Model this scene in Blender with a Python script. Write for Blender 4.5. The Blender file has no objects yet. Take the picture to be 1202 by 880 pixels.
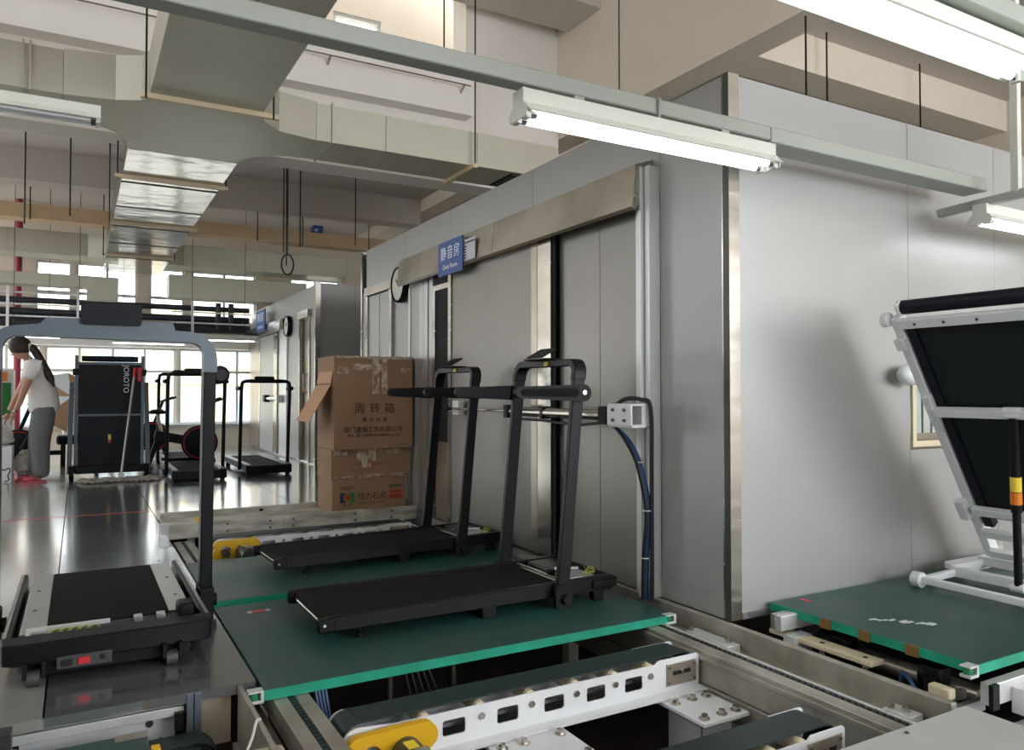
import bpy, bmesh, math, random
from mathutils import Vector, Matrix, Euler
random.seed(7)
PI = math.pi
C = bpy.context.scene.collection
SC = bpy.context.scene

# ------------------------------------------------------------------ camera
cam_d = bpy.data.cameras.new('camera'); cam = bpy.data.objects.new('camera', cam_d); C.objects.link(cam)
cam_d.sensor_width = 36; cam_d.lens = 900/1202*36; cam_d.clip_end = 200; cam_d.clip_start = 0.05
cam.location = (0, 0, 1.0)
cam.rotation_euler = (PI/2+math.atan(20.5/900), 0, -math.atan(509/900))
SC.camera = cam
# ------------------------------------------------------------------ world and light
wd = bpy.data.worlds.new('world'); SC.world = wd; wd.use_nodes = True
bg = wd.node_tree.nodes['Background']
bg.inputs[0].default_value = (0.90, 0.95, 1.0, 1); bg.inputs[1].default_value = 6.0
SC.view_settings.view_transform = 'Standard'; SC.view_settings.look = 'None'
SC.view_settings.exposure = 0.14; SC.view_settings.gamma = 1; SC.view_settings.use_curve_mapping = False
def area(name, loc, rot, sx, sy, power, col=(1, 1, 1)):
    l = bpy.data.lights.new(name, 'AREA'); l.shape = 'RECTANGLE'; l.size = sx; l.size_y = sy; l.energy = power; l.color = col
    o = bpy.data.objects.new(name, l); C.objects.link(o); o.location = loc; o.rotation_euler = rot; return o
area('added_fill_behind', (5.0, -4.2, 2.4), (PI/2, 0, math.radians(8)), 6, 2.4, 230, (.95, .97, 1))  # added fill light behind the camera, standing in for unseen window daylight

# ------------------------------------------------------------------ materials
def lin(h):
    h = h.lstrip('#'); r = []
    for i in (0, 2, 4):
        c = int(h[i:i+2], 16)/255
        r.append(c/12.92 if c <= .04045 else ((c+.055)/1.055)**2.4)
    return (*r, 1)
def mat(name, hexc, rough=.5, metal=0., noise=0., scale=4., stretch=(1, 1, 1), bump=0., emit=0., coat=0., hex2=None, spec=.5, detail=4, rnoise=0., alpha=1, trans=0):
    m = bpy.data.materials.new(name); m.use_nodes = True
    nt = m.node_tree; p = nt.nodes['Principled BSDF']; col = lin(hexc)
    p.inputs['Base Color'].default_value = col; p.inputs['Roughness'].default_value = rough
    p.inputs['Metallic'].default_value = metal; p.inputs['Specular IOR Level'].default_value = spec
    if coat: p.inputs['Coat Weight'].default_value = coat; p.inputs['Coat Roughness'].default_value = .15
    if trans: p.inputs['Transmission Weight'].default_value = trans; p.inputs['IOR'].default_value = 1.02
    if alpha < 1: p.inputs['Alpha'].default_value = alpha
    if emit: p.inputs['Emission Color'].default_value = col; p.inputs['Emission Strength'].default_value = emit
    if noise or bump or rnoise:
        tc = nt.nodes.new('ShaderNodeTexCoord'); mp = nt.nodes.new('ShaderNodeMapping')
        geo = nt.nodes.new('ShaderNodeNewGeometry')
        mp.inputs['Scale'].default_value = stretch
        nt.links.new(geo.outputs['Position'] if noise < 0 else tc.outputs['Object'], mp.inputs[0])
        nz = nt.nodes.new('ShaderNodeTexNoise'); nz.inputs['Scale'].default_value = scale; nz.inputs['Detail'].default_value = detail
        nt.links.new(mp.outputs[0], nz.inputs['Vector'])
        if noise:
            k = abs(noise)
            rp = nt.nodes.new('ShaderNodeValToRGB'); rp.color_ramp.elements[0].position = .35; rp.color_ramp.elements[1].position = .68
            c2 = lin(hex2) if hex2 else tuple(c*(1-k) for c in col[:3])+(1,)
            rp.color_ramp.elements[0].color = c2; rp.color_ramp.elements[1].color = col
            nt.links.new(nz.outputs['Fac'], rp.inputs[0]); nt.links.new(rp.outputs[0], p.inputs['Base Color'])
        if rnoise:
            mr = nt.nodes.new('ShaderNodeMapRange'); mr.inputs['To Min'].default_value = max(.02, rough-rnoise); mr.inputs['To Max'].default_value = rough+rnoise
            nt.links.new(nz.outputs['Fac'], mr.inputs[0]); nt.links.new(mr.outputs[0], p.inputs['Roughness'])
        if bump:
            n2 = nt.nodes.new('ShaderNodeTexNoise'); n2.inputs['Scale'].default_value = scale*(6 if scale != 1.3 else 1.6); nt.links.new(mp.outputs[0], n2.inputs['Vector'])
            b = nt.nodes.new('ShaderNodeBump'); b.inputs['Strength'].default_value = bump; b.inputs['Distance'].default_value = .01
            nt.links.new(n2.outputs['Fac'], b.inputs['Height']); nt.links.new(b.outputs[0], p.inputs['Normal'])
    return m
M = dict(
    table=mat('table_grey', '#b4b7b3', .5, 0, .04, 6), panel=mat('booth_panel', '#a8a8a6', .42, .35, .06, 1.5, rnoise=.06),
    panel_door=mat('booth_door', '#8a8680', .38, .5, .10, 2.5, rnoise=.08),
    steel=mat('brushed_steel', '#b9b4aa', .24, .95, .12, 3, (1, 1, 8), rnoise=.1),
    steel_smudge=mat('smudged_steel', '#b9afa1', .32, .8, .38, 2.2, rnoise=.12),
    alu=mat('aluminium', '#b6b7b5', .35, .75, .08, 6),
    alu_dirty=mat('worn_aluminium', '#bab6ac', .42, .5, .2, 5, hex2='#928c80', bump=.1),
    alu_white=mat('pale_aluminium', '#d3d5d4', .4, .4),
    floor=mat('polished_floor_steel', '#bcc2c5', .14, .85, .12, 1.2, rnoise=.05),
    floor_pale=mat('pale_polished_floor', '#cccbc4', .16, .6, .12, 1.0, rnoise=.05),
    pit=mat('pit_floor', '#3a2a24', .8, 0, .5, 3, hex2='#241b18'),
    plaster=mat('white_plaster', '#e6e1da', .85, 0, .03, 2),
    plaster_cream=mat('cream_plaster', '#e0d4c2', .85, 0, .04, 2),
    concrete=mat('painted_concrete', '#c4bbb2', .85, 0, .05, 1.5),
    duct=mat('galvanised_duct', '#bcb9a9', .45, .35, .06, 3),
    duct_shiny=mat('shiny_galvanised_duct', '#a3a29c', .16, .9, .15, 1.3, (1, 2, 1), bump=.9, rnoise=.05),
    tray=mat('cable_tray', '#c7ab86', .6, .05, .08, 4),
    angle=mat('cream_angle', '#cfbb9c', .6),
    rail=mat('pale_green_rail', '#a9aea6', .45, .1),
    lampw=mat('lamp_white', '#e0e2d8', .5),
    tube=mat('lamp_tube', '#f4faff', .4, emit=5),
    tube_off=mat('lamp_tube_off', '#d8dcdc', .3),
    chrome=mat('chrome', '#d8d8d8', .15, 1),
    black=mat('black_plastic', '#0c0d0f', .5, 0, bump=.05, scale=40, spec=.22),
    blackm=mat('black_satin_metal', '#0e0f11', .42, .0, spec=.25),
    deck_dark=mat('deck_underside_dark', '#181e20', .6, spec=.25), rubber=mat('running_belt', '#1a1817', .85, 0, .12, 60, bump=.2, spec=.15),
    grey_frame=mat('blue_grey_frame', '#5c6670', .42, .2),
    navy=mat('navy_board', '#0f151f', .5, 0, .1, 3, spec=.25),
    board=mat('green_board_top', '#1e4c45', .42, 0, .4, 3.5, hex2='#2c4642', rnoise=.1),
    board_edge=mat('green_board_edge', '#12a083', .5, 0, .25, 8, hex2='#0c8a6c'),
    belt=mat('green_belt', '#172b2b', .5, 0, .1, 8),
    white=mat('white_enamel', '#e2e4e6', .4),
    white_dirty=mat('scuffed_white_steel', '#cfccc0', .5, 0, .3, 4, (1, 1, 4), hex2='#8d8a7e'),
    yellow=mat('yellow_cast', '#e2b018', .45, .1),
    motor=mat('motor_grey', '#4c4d4c', .4, .5),
    card=mat('cardboard', '#9c7b5e', .75, 0, .1, 3, bump=.05),
    card_in=mat('cardboard_inner', '#c39a78', .8),
    tape=mat('clear_tape_glints', '#d6c8b6', .15, 0, .5, 22, hex2='#a27f5f', bump=.6),  # pale blotches put the whitish glints of the tape into its colour
    ink=mat('brown_ink', '#3a2420', .8), ink_red=mat('red_ink', '#a8432f', .8), ink_navy=mat('navy_ink', '#1f2f48', .8), ink_green=mat('green_ink', '#2f7d40', .8),
    blue=mat('sign_blue', '#164c94', .45), signwhite=mat('sign_lettering', '#e8eef6', .6),
    paper=mat('paper', '#c9ccd2', .8), dial=mat('clock_dial', '#cfcfc6', .6),
    cable_blue=mat('blue_cable', '#1d4573', .45), cable_dark=mat('dark_cable', '#15171c', .5), cable_white=mat('white_cable', '#d8d4cc', .5),
    cable_yg=mat('yellow_green_wire', '#a8b040', .5), pcb=mat('circuit_board', '#1f7a55', .5),
    red=mat('red_plastic', '#c8202c', .4), orange=mat('orange_label', '#e8821c', .5), yellow_lab=mat('yellow_label', '#e8d040', .5),
    cream_wood=mat('cream_plank', '#ddd0b0', .6, 0, .1, 5), cream_block=mat('cream_wall', '#c3b8a4', .85, 0, .25, 5),
    skin=mat('skin', '#b98a72', .55), hair=mat('brown_hair', '#33231f', .55, 0, .3, 30, (1, 1, .2)), shirt=mat('white_shirt', '#ddd9d6', .85),
    trousers=mat('grey_trousers', '#6d7070', .85, 0, .15, 8), slipper=mat('pink_slipper', '#b04c58', .6), ribbon=mat('cream_ribbon', '#e6dcc0', .7),
    mopc=mat('mop_cotton', '#b5afa4', .95, 0, .3, 30, bump=.8), plastic_bag=mat('white_plastic_bag', '#c9c5c0', .35, 0, .1, 12, bump=.8),
    outdoor=mat('outdoor_facade', '#d9c9a8', .8), outdoor_win=mat('outdoor_glass', '#8fa3ad', .3), outdoor_frame=mat('outdoor_frame', '#b8c0c4', .6),
    outdoor_ground=mat('outdoor_ground', '#b0aca4', .9),
    pipe=mat('black_pipe', '#23232c', .5), pipe_red=mat('red_pipe', '#8c2438', .5), frame_w=mat('window_frame_white', '#cfd3d2', .5),
    blind=mat('blind_green', '#b8c6bf', .7), dark=mat('dark_void', '#0e0f11', .8), rust=mat('rusty_edge', '#7a5a28', .8),
)
gl = bpy.data.materials.new('window_glass'); gl.use_nodes = True; nt = gl.node_tree; nt.nodes.remove(nt.nodes['Principled BSDF'])
g1 = nt.nodes.new('ShaderNodeBsdfTransparent'); g2 = nt.nodes.new('ShaderNodeBsdfGlossy'); g2.inputs['Roughness'].default_value = .03
mx = nt.nodes.new('ShaderNodeMixShader'); mx.inputs[0].default_value = .08
nt.links.new(g1.outputs[0], mx.inputs[1]); nt.links.new(g2.outputs[0], mx.inputs[2]); nt.links.new(mx.outputs[0], nt.nodes['Material Output'].inputs[0])
M['glass'] = gl
# smoky film of stains on the booth panels is in 'panel'

# ------------------------------------------------------------------ helpers
def rootof(o):
    while o.parent: o = o.parent
    return o
class B:
    def __init__(s): s.v = []; s.f = []
    def add(s, vs, fs):
        n = len(s.v); s.v += [tuple(v) for v in vs]; s.f += [tuple(i+n for i in f) for f in fs]; return s
    def box(s, x0, x1, y0, y1, z0, z1, mtx=None):
        vs = [Vector((x, y, z)) for x in (x0, x1) for y in (y0, y1) for z in (z0, z1)]
        if mtx: vs = [mtx @ v for v in vs]
        return s.add(vs, [(0, 1, 3, 2), (4, 6, 7, 5), (0, 4, 5, 1), (2, 3, 7, 6), (0, 2, 6, 4), (1, 5, 7, 3)])
    def prism(s, poly, axis, a, b, mtx=None):
        def P(p, t):
            v = {'x': (t, p[0], p[1]), 'y': (p[0], t, p[1]), 'z': (p[0], p[1], t)}[axis]
            return mtx @ Vector(v) if mtx else Vector(v)
        n = len(poly); vs = [P(p, a) for p in poly]+[P(p, b) for p in poly]
        return s.add(vs, [tuple(range(n))[::-1], tuple(range(n, 2*n))]+[(i, (i+1) % n, n+(i+1) % n, n+i) for i in range(n)])
    def tube(s, pts, r, n=8, closed=False, flat=None):
        pts = [Vector(p) for p in pts]; m = len(pts); rings = []
        rs = r if isinstance(r, (list, tuple)) else [r]*m
        up = None
        for i, p in enumerate(pts):
            if closed: t = pts[(i+1) % m]-pts[i-1]
            else: t = (pts[min(i+1, m-1)]-pts[max(i-1, 0)])
            if t.length < 1e-9: t = Vector((0, 0, 1))
            t.normalize()
            if up is None:
                up = Vector((0, 0, 1)) if abs(t.z) < .9 else Vector((1, 0, 0))
            u = t.cross(up);
            if u.length < 1e-6: u = t.cross(Vector((0, 1, 0)))
            u.normalize(); w = u.cross(t).normalized(); up = w
            rings.append([p+(u*math.cos(2*PI*k/n+PI/n)+w*math.sin(2*PI*k/n+PI/n))*rs[i] for k in range(n)])
        vs = [v for ring in rings for v in ring]; fs = []
        for i in range(m if closed else m-1):
            j = (i+1) % m
            for k in range(n): fs.append((i*n+k, i*n+(k+1) % n, j*n+(k+1) % n, j*n+k))
        if not closed: fs += [tuple(range(n)), tuple(range((m-1)*n, m*n))[::-1]]
        return s.add(vs, fs)
    def cyl(s, a, b, r, n=14): return s.tube([a, b], r, n)
    def sq(s, a, b, w, h=None):
        # rectangular bar from a to b, w across, h up
        a = Vector(a); b = Vector(b); h = h or w; t = (b-a).normalized()
        up = Vector((0, 0, 1)) if abs(t.z) < .95 else Vector((1, 0, 0))
        u = t.cross(up).normalized(); v = u.cross(t).normalized(); vs = []
        for p in (a, b):
            for i, j in ((-1, -1), (1, -1), (1, 1), (-1, 1)): vs.append(p+u*i*w/2+v*j*h/2)
        return s.add(vs, [(0, 1, 2, 3), (7, 6, 5, 4), (0, 4, 5, 1), (1, 5, 6, 2), (2, 6, 7, 3), (3, 7, 4, 0)])
    def sweep(s, pts, hw, y0, y1, axis='y'):
        # flat band path in a plane (2d points), half width hw, extruded y0..y1
        n = len(pts); L = []; R = []
        hws = hw if isinstance(hw, (list, tuple)) else [hw]*n
        for i, p in enumerate(pts):
            a = Vector(pts[max(i-1, 0)]); b = Vector(pts[min(i+1, n-1)]); t = (b-a).normalized(); nn = Vector((-t.y, t.x))
            L.append(Vector(p)+nn*hws[i]); R.append(Vector(p)-nn*hws[i])
        def P(p, t): return {'y': (p.x, t, p.y), 'x': (t, p.x, p.y), 'z': (p.x, p.y, t)}[axis]
        vs = []
        for i in range(n): vs += [P(L[i], y0), P(R[i], y0), P(R[i], y1), P(L[i], y1)]
        fs = [(0, 1, 2, 3), tuple(4*(n-1)+k for k in (3, 2, 1, 0))]
        for i in range(n-1):
            for k in range(4): fs.append((4*i+k, 4*i+4+k, 4*i+4+(k+1) % 4, 4*i+(k+1) % 4))
        return s.add(vs, fs)
    def lathe(s, prof, c=(0, 0, 0), axis='z', n=20):
        c = Vector(c); vs = []; m = len(prof)
        for k in range(n):
            a = 2*PI*k/n
            for r, h in prof:
                v = {'z': (r*math.cos(a), r*math.sin(a), h), 'y': (r*math.cos(a), h, r*math.sin(a)), 'x': (h, r*math.cos(a), r*math.sin(a))}[axis]
                vs.append(c+Vector(v))
        fs = []
        for k in range(n):
            j = (k+1) % n
            for i in range(m-1): fs.append((k*m+i, j*m+i, j*m+i+1, k*m+i+1))
        fs += [tuple(k*m for k in range(n)), tuple(k*m+m-1 for k in range(n))[::-1]]
        return s.add(vs, fs)
    def curve(s, cd, mtx):
        o = bpy.data.objects.new('tmp', cd); C.objects.link(o)
        me = bpy.data.meshes.new_from_object(o.evaluated_get(bpy.context.evaluated_depsgraph_get()))
        bpy.data.objects.remove(o); bpy.data.curves.remove(cd)
        s.add([mtx @ v.co for v in me.vertices], [tuple(p.vertices) for p in me.polygons]); bpy.data.meshes.remove(me); return s
    def plate(s, outer, holes, t, mtx):
        cd = bpy.data.curves.new('p', 'CURVE'); cd.dimensions = '2D'; cd.fill_mode = 'BOTH'; cd.extrude = t/2
        for poly in [outer]+list(holes):
            sp = cd.splines.new('POLY'); sp.points.add(len(poly)-1); sp.use_cyclic_u = True
            for i, p in enumerate(poly): sp.points[i].co = (p[0], p[1], 0, 1)
        return s.curve(cd, mtx)
    def text(s, body, size, mtx, ext=.0006, ax='CENTER', bold=0, sp=1):
        cd = bpy.data.curves.new('t', 'FONT'); cd.body = body; cd.size = size; cd.extrude = ext; cd.align_x = ax; cd.align_y = 'CENTER'; cd.offset = bold; cd.space_character = sp; cd.resolution_u = 3
        return s.curve(cd, mtx)
    def build(s, name, m, parent=None, bev=0, smooth=False, label=None, cat=None, group=None, kind=None, seg=2):
        me = bpy.data.meshes.new(name); vs = s.v
        if parent: off = rootof(parent).location
        else:
            xs, ys, zs = zip(*vs); off = Vector(((min(xs)+max(xs))/2, (min(ys)+max(ys))/2, min(zs)))
        me.from_pydata([Vector(v)-off for v in vs], [], s.f)
        bm = bmesh.new(); bm.from_mesh(me); bmesh.ops.recalc_face_normals(bm, faces=bm.faces); bm.to_mesh(me); bm.free()
        me.materials.append(M[m] if isinstance(m, str) else m)
        o = bpy.data.objects.new(name, me); C.objects.link(o)
        if parent: o.parent = parent
        else: o.location = off
        if bev:
            md = o.modifiers.new('bevel', 'BEVEL'); md.width = bev; md.segments = seg; md.limit_method = 'ANGLE'; md.angle_limit = .6
        if smooth or bev:
            me.shade_smooth() if hasattr(me, 'shade_smooth') else None
            for p in me.polygons: p.use_smooth = True
            try: me.set_sharp_from_angle(angle=.7)
            except Exception: pass
        return tag(o, label, cat, group, kind)
def tag(o, label=None, cat=None, group=None, kind=None):
    if label: o['label'] = label
    if cat: o['category'] = cat
    if group: o['group'] = group
    if kind: o['kind'] = kind
    return o
def thing(name, label, cat, loc=(0, 0, 0), group=None, kind=None):
    o = bpy.data.objects.new(name, None); C.objects.link(o); o.location = loc; o.empty_display_size = .1
    bpy.context.view_layer.update()
    return tag(o, label, cat, group, kind)
def copy_tree(o, parent=None):
    c = o.copy(); C.objects.link(c); c.parent = parent
    for ch in o.children: copy_tree(ch, c)
    return c
def rrect(x0, x1, y0, y1, r, n=5):
    out = []
    for cx, cy, a0 in ((x1-r, y1-r, 0), (x0+r, y1-r, 90), (x0+r, y0+r, 180), (x1-r, y0+r, 270)):
        for k in range(n+1):
            a = math.radians(a0+90*k/n); out.append((cx+r*math.cos(a), cy+r*math.sin(a)))
    return out
def arc(cx, cy, r, a0, a1, n=6): return [(cx+r*math.cos(math.radians(a0+(a1-a0)*k/n)), cy+r*math.sin(math.radians(a0+(a1-a0)*k/n))) for k in range(n+1)]
def struct(name, b, m, parent=None, **k):
    return b.build(name, m, parent, kind=None if parent else 'structure', **k)
FX = Matrix.Rotation(PI/2, 4, 'X')                       # plane xy -> xz, facing -Y
def on_y(x, y, z): return Matrix.Translation((x, y, z)) @ FX
def on_x(x, y, z): return Matrix.Translation((x, y, z)) @ Matrix.Rotation(-PI/2, 4, 'Z') @ FX   # faces -X

# ================================================================== SETTING
# floor of steel plates at z = 0, pit at z = -.62
fl = thing('floor', None, None, (0, 9, 0), kind='structure')
ys = [2.77, 5.44, 7.28, 9.2, 11.2, 13.2, 15.2]
for i in range(6):
    a, b = ys[i]+.003, ys[i+1]-.003
    B().box(-.08, .548, a, b, -.03, 0).build('floor_plate', 'floor', fl)
    B().box(-1.55, -.086, a, b, -.03, 0).build('floor_plate', 'floor_pale', fl)
    B().box(-5, -1.556, a, b, -.03, 0).build('floor_plate', 'floor_pale', fl)
for a, b in ((6.62, 8.6), (8.606, 11.2), (11.206, 15.2)):
    B().box(.554, 1.7, a, b, -.03, 0).build('floor_plate', 'floor', fl)
    B().box(1.706, 3.6, a, b, -.03, 0).build('floor_plate', 'floor', fl)
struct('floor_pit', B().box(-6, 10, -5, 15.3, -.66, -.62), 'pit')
# red marking line
B().box(-.9, .55, 7.15, 7.165, 0, .0015).build('line_marking', 'red', fl)

# window wall at the far end
WY = 15.2
wl = thing('wall_back', None, None, (1.6, WY, -.6), kind='structure')
def wallbits(x0, x1, z0, z1): B().box(x0, x1, WY, WY+.25, z0, z1).build('wall_section', 'plaster_cream', wl)
wallbits(-6, 10, -.6, .42); wallbits(-6, 10, 1.80, 2.3); wallbits(-6, 10, 3.25, 7)
ups = [(-2.6, -1.2), (-.65, -.12), (-.05, .9), (1.1, 1.68), (1.81, 2.95), (3.6, 4.6), (5.2, 6.4)]
px = -6
for a, b in ups: wallbits(px, a, 2.3, 3.25); px = b
wallbits(px, 10, 2.3, 3.25)
lows = [(-5, -2.6), (-2.55, -.55), (-.5, 1.55), (1.6, 3.65), (3.7, 5.75)]
px = -6
for a, b in lows: wallbits(px, a, .42, 1.8); px = b
wallbits(px, 10, .42, 1.8)
def window(n, x0, x1, z0, z1, nx, transom=None):
    w = thing('window_%d' % n, None, None, ((x0+x1)/2, WY+.1, z0), kind='structure')
    t = .035
    b = B().box(x0, x1, WY+.05, WY+.13, z0, z0+t).box(x0, x1, WY+.05, WY+.13, z1-t, z1).box(x0, x0+t, WY+.05, WY+.13, z0+t, z1-t).box(x1-t, x1, WY+.05, WY+.13, z0+t, z1-t)
    b.build('window_frame', 'frame_w', w)
    for k in range(1, nx):
        x = x0+(x1-x0)*k/nx; B().box(x-.02, x+.02, WY+.06, WY+.12, z0+t, z1-t).build('mullion', 'frame_w', w)
    if transom: B().box(x0+t, x1-t, WY+.045, WY+.125, transom-.025, transom+.025).build('transom', 'frame_w', w)
    for k in range(nx):
        xa = x0+(x1-x0)*k/nx; B().box(xa+.02, xa+(x1-x0)/nx-.02, WY+.088, WY+.094, z0+t, z1-t).build('pane', 'glass', w)
k = 1
for a, b in ups: window(k, a, b, 2.3, 3.25, 2 if b-a > .8 else 1, 2.72); k += 1
for a, b in lows: window(k, a, b, .42, 1.8, 4, 1.38); k += 1
# radiator-like low white cladding beneath the windows
struct('trim_1', B().box(-6, 10, 15.08, 15.2, .40, .43), 'frame_w')
struct('trim_2', B().box(-5, 2.78, 14.9, 15.2, 1.80, 1.98), 'plaster')
# left and right outer walls
struct('wall_left', B().box(-5.25, -5, -6.2, 7.5, -.62, 4.5).box(-5.25, -5, -6.2, 0, 4.5, 5.9).box(-5.25, -5, -6.2, 7.5, 5.75, 6.9).box(-5.25, -5, 6.7, 7.5, 4.5, 5.75).box(-5.25, -5, 7.5, 15.4, -.62, .6).box(-5.25, -5, 7.5, 15.4, 2.4, 3.1).box(-5.25, -5, 7.5, 15.4, 4.1, 6.9).box(-5.25, -5, 7.5, 11.4, .6, 2.4), 'plaster')  # unseen left wall; openings placed to light the girder and far ceiling
struct('wall_right', B().box(10, 10.25, -6.2, 15.4, -.62, 6.9), 'plaster_cream')

struct('wall_front_added', B().box(2.5, 10, -6.25, -6, -.62, 1.0).box(2.5, 10, -6.25, -6, 3.2, 5.9).box(-5, 2.5, -6.25, -6, -.62, 5.9), 'plaster')  # unseen wall added to hold back light: solid left, open band right
# ceiling, girders, beams
struct('ceiling', B().box(-5, 4.93, -6.2, 6.74, 5.9, 6.05).box(-5, 4.93, 7.95, 15.3, 4.2, 4.32).box(5.25, 10, -6.2, 15.3, 4.35, 4.5), 'concrete')
struct('trim_3', B().box(4.93, 5.25, -6.2, 15.3, 4.0, 5.9), 'plaster_cream')            # long girder
struct('trim_4', B().box(-5, 4.93, 6.74, 7.39, 5.2, 5.9), 'concrete')
struct('trim_11', B().box(-5, 5.2, 7.39, 8.62, 6.6, 6.7).box(-5, 5.2, 7.3, 7.39, 5.9, 6.7), 'plaster')                    # unseen roof over the void, slit left to light the wall behind
struct('trim_5', B().box(-5, 3.7, 7.4, 7.6, 4.0, 4.52).box(-5, 4.93, 7.6, 7.95, 3.3, 4.52), 'plaster')  # stepped beam
struct('trim_6', B().box(3.72, 4.93, 7.62, 7.95, 4.52, 6.6), 'plaster')
struct('trim_7', B().box(-5, 4.93, 11.8, 12.15, 3.78, 4.2), 'concrete')
struct('trim_8', B().box(5.25, 9.27, 4.82, 5.2, 4.0, 4.35), 'plaster_cream')
struct('trim_9', B().box(9.27, 9.7, -1.5, 15.3, 3.6, 4.35), 'plaster_cream')
struct('trim_10', B().box(5.25, 10, 8.2, 8.6, 3.7, 4.35), 'plaster_cream')
cw = thing('wall_clerestory', None, None, (1, 9.2, 4.3), kind='structure')
for a, b in ((-5, 2.68), (3.29, 5.2)): B().box(a, b, 9.2, 9.4, 4.3, 7).build('wall_section', 'plaster_cream', cw)
B().box(2.68, 3.29, 9.2, 9.4, 4.3, 5.3).build('wall_section', 'plaster_cream', cw); B().box(2.68, 3.29, 9.2, 9.4, 5.70, 7).build('wall_section', 'plaster_cream', cw)
cw2 = thing('window_20', None, None, (2.95, 9.25, 5.1), kind='structure')
B().box(2.68, 3.29, 9.22, 9.3, 5.3, 5.34).box(2.68, 3.29, 9.22, 9.3, 5.66, 5.70).box(2.68, 2.72, 9.22, 9.3, 5.34, 5.66).box(3.25, 3.29, 9.22, 9.3, 5.34, 5.66).build('window_frame', 'frame_w', cw2)
B().box(2.72, 3.25, 9.25, 9.256, 5.34, 5.66).build('pane', 'glass', cw2)
# handrail on the stepped beam
r = thing('handrail', 'thin steel rail along the white beam high above the duct', 'rail', (0, 7.3, 4.3))
B().cyl((-4, 7.3, 4.28), (3.62, 7.3, 4.28), .008, 8).build('bar', 'steel', r)
for x in (-3.5, -2, -.5, 1.0, 2.1, 3.55): B().cyl((x, 7.3, 4.28), (x, 7.42, 4.22), .012, 8).build('bracket', 'steel', r)

# outdoors
g = struct('ground', B().box(-30, 40, 15.6, 60, -1.6, -1.5), 'outdoor_ground')
bd = thing('apartment_building', 'cream building with rows of windows outside the far windows', 'building', (4, 34, -1.5))
B().box(-14, 24, 34, 40, -1.5, 4.6).build('wall', 'outdoor', bd)
B().box(-14.2, 24.2, 33.8, 34, 1.35, 1.6).build('ledge', 'outdoor_frame', bd)
for i in range(14):
    for z in (-.6, 2.0):
        x = -12+i*2.5; f = B().box(x, x+1.5, 33.93, 34, z, z+1.3).build('window', 'outdoor_frame', bd)
        B().box(x+.1, x+.7, 33.9, 33.93, z+.1, z+1.2).build('pane', 'outdoor_win', f); B().box(x+.8, x+1.4, 33.9, 33.93, z+.1, z+1.2).build('pane', 'outdoor_win', f)

# ================================================================== QUIET ROOM (near booth)
QX = 2.5; QY0 = 2.47; QY1 = 7.52; QZ = 2.42
q = thing('quiet_room', 'large grey metal-panelled test booth with sliding steel door', 'booth', (4.5, 5, 0))
def panel_y(x0, x1, z0, z1, m='panel'): B().box(x0+.0015, x1-.0015, QY0, QY0+.05, z0, z1).build('wall_panel', m, q, bev=.002)
def panel_x(y0, y1, z0, z1, m='panel', x=QX): B().box(x, x+.05, y0+.0015, y1-.0015, z0, z1).build('wall_panel', m, q, bev=.002)
# front (facing camera side)
panel_y(2.56, 3.79, 0.02, QZ); panel_y(3.79, 4.6, .02, .70); panel_y(3.79, 4.6, 1.17, QZ); panel_y(4.6, 5.8, .02, QZ); panel_y(5.8, 7.2, .02, QZ)
B().box(2.56, 7.2, QY0-.012, QY0, 0, .03).build('skirting', 'alu', q)
B().box(QX-.004, 2.515, QY0+.0, QY0+.04, 0, QZ+.005).box(QX-.004, 2.56, QY0-.006, QY0, 0, QZ+.005).build('corner_trim', 'steel', q)
B().box(QX-.006, QX-.004, QY0-.006, QY0+.03, 0, QZ+.005).build('corner_trim', 'motor', q)
# side facing the treadmills
panel_x(QY0+.04, 2.93, .02, QZ); panel_x(2.93, 4.15, 2.0, QZ); panel_x(4.15, 5.4, 2.0, QZ); panel_x(5.4, 6.34, 2.0, QZ)
panel_x(6.16, 6.62, .02, 2.0); panel_x(6.34, 7.38, 2.0, QZ); panel_x(7.30, 7.52, .02, 2.0)
B().box(QX-.003, QX, QY0+.04, 7.5, .0, .10).build('skirting', 'panel', q)
B().box(QX-.006, QX-.003, QY0+.04, 7.5, .10, .104).build('skirting_edge', 'alu', q)
B().box(QX-.012, QX+.04, QY1-.04, QY1, 0, QZ).build('corner_trim', 'steel', q)
B().box(2.55, 7.2, QY1-.04, QY1, 0, QZ).box(7.15, 7.2, QY0+.05, QY1, 0, QZ).build('rear_wall', 'panel', q)
B().box(QX+.05, 7.2, QY0+.05, QY1-.04, QZ-.05, QZ-.01).build('roof', 'panel', q)
B().box(2.56, 7.1, 2.53, 7.4, .0, .02).build('booth_floor', 'floor', q)
# recess behind the sliding door
B().box(2.75, 2.8, 3.0, 6.2, .02, 2.0).build('inner_wall', 'panel', q)
# door jamb near: aluminium extrusions
for x0, x1, y0, y1 in ((2.43, 2.50, 2.93, 2.965), (2.41, 2.47, 2.972, 2.995), (2.44, 2.5, 3.0, 3.03), (2.45, 2.5, 3.035, 3.06)):
    B().box(x0, x1, y0, y1, .0, 2.12).build('door_jamb', 'alu_white', q, bev=.002)
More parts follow.
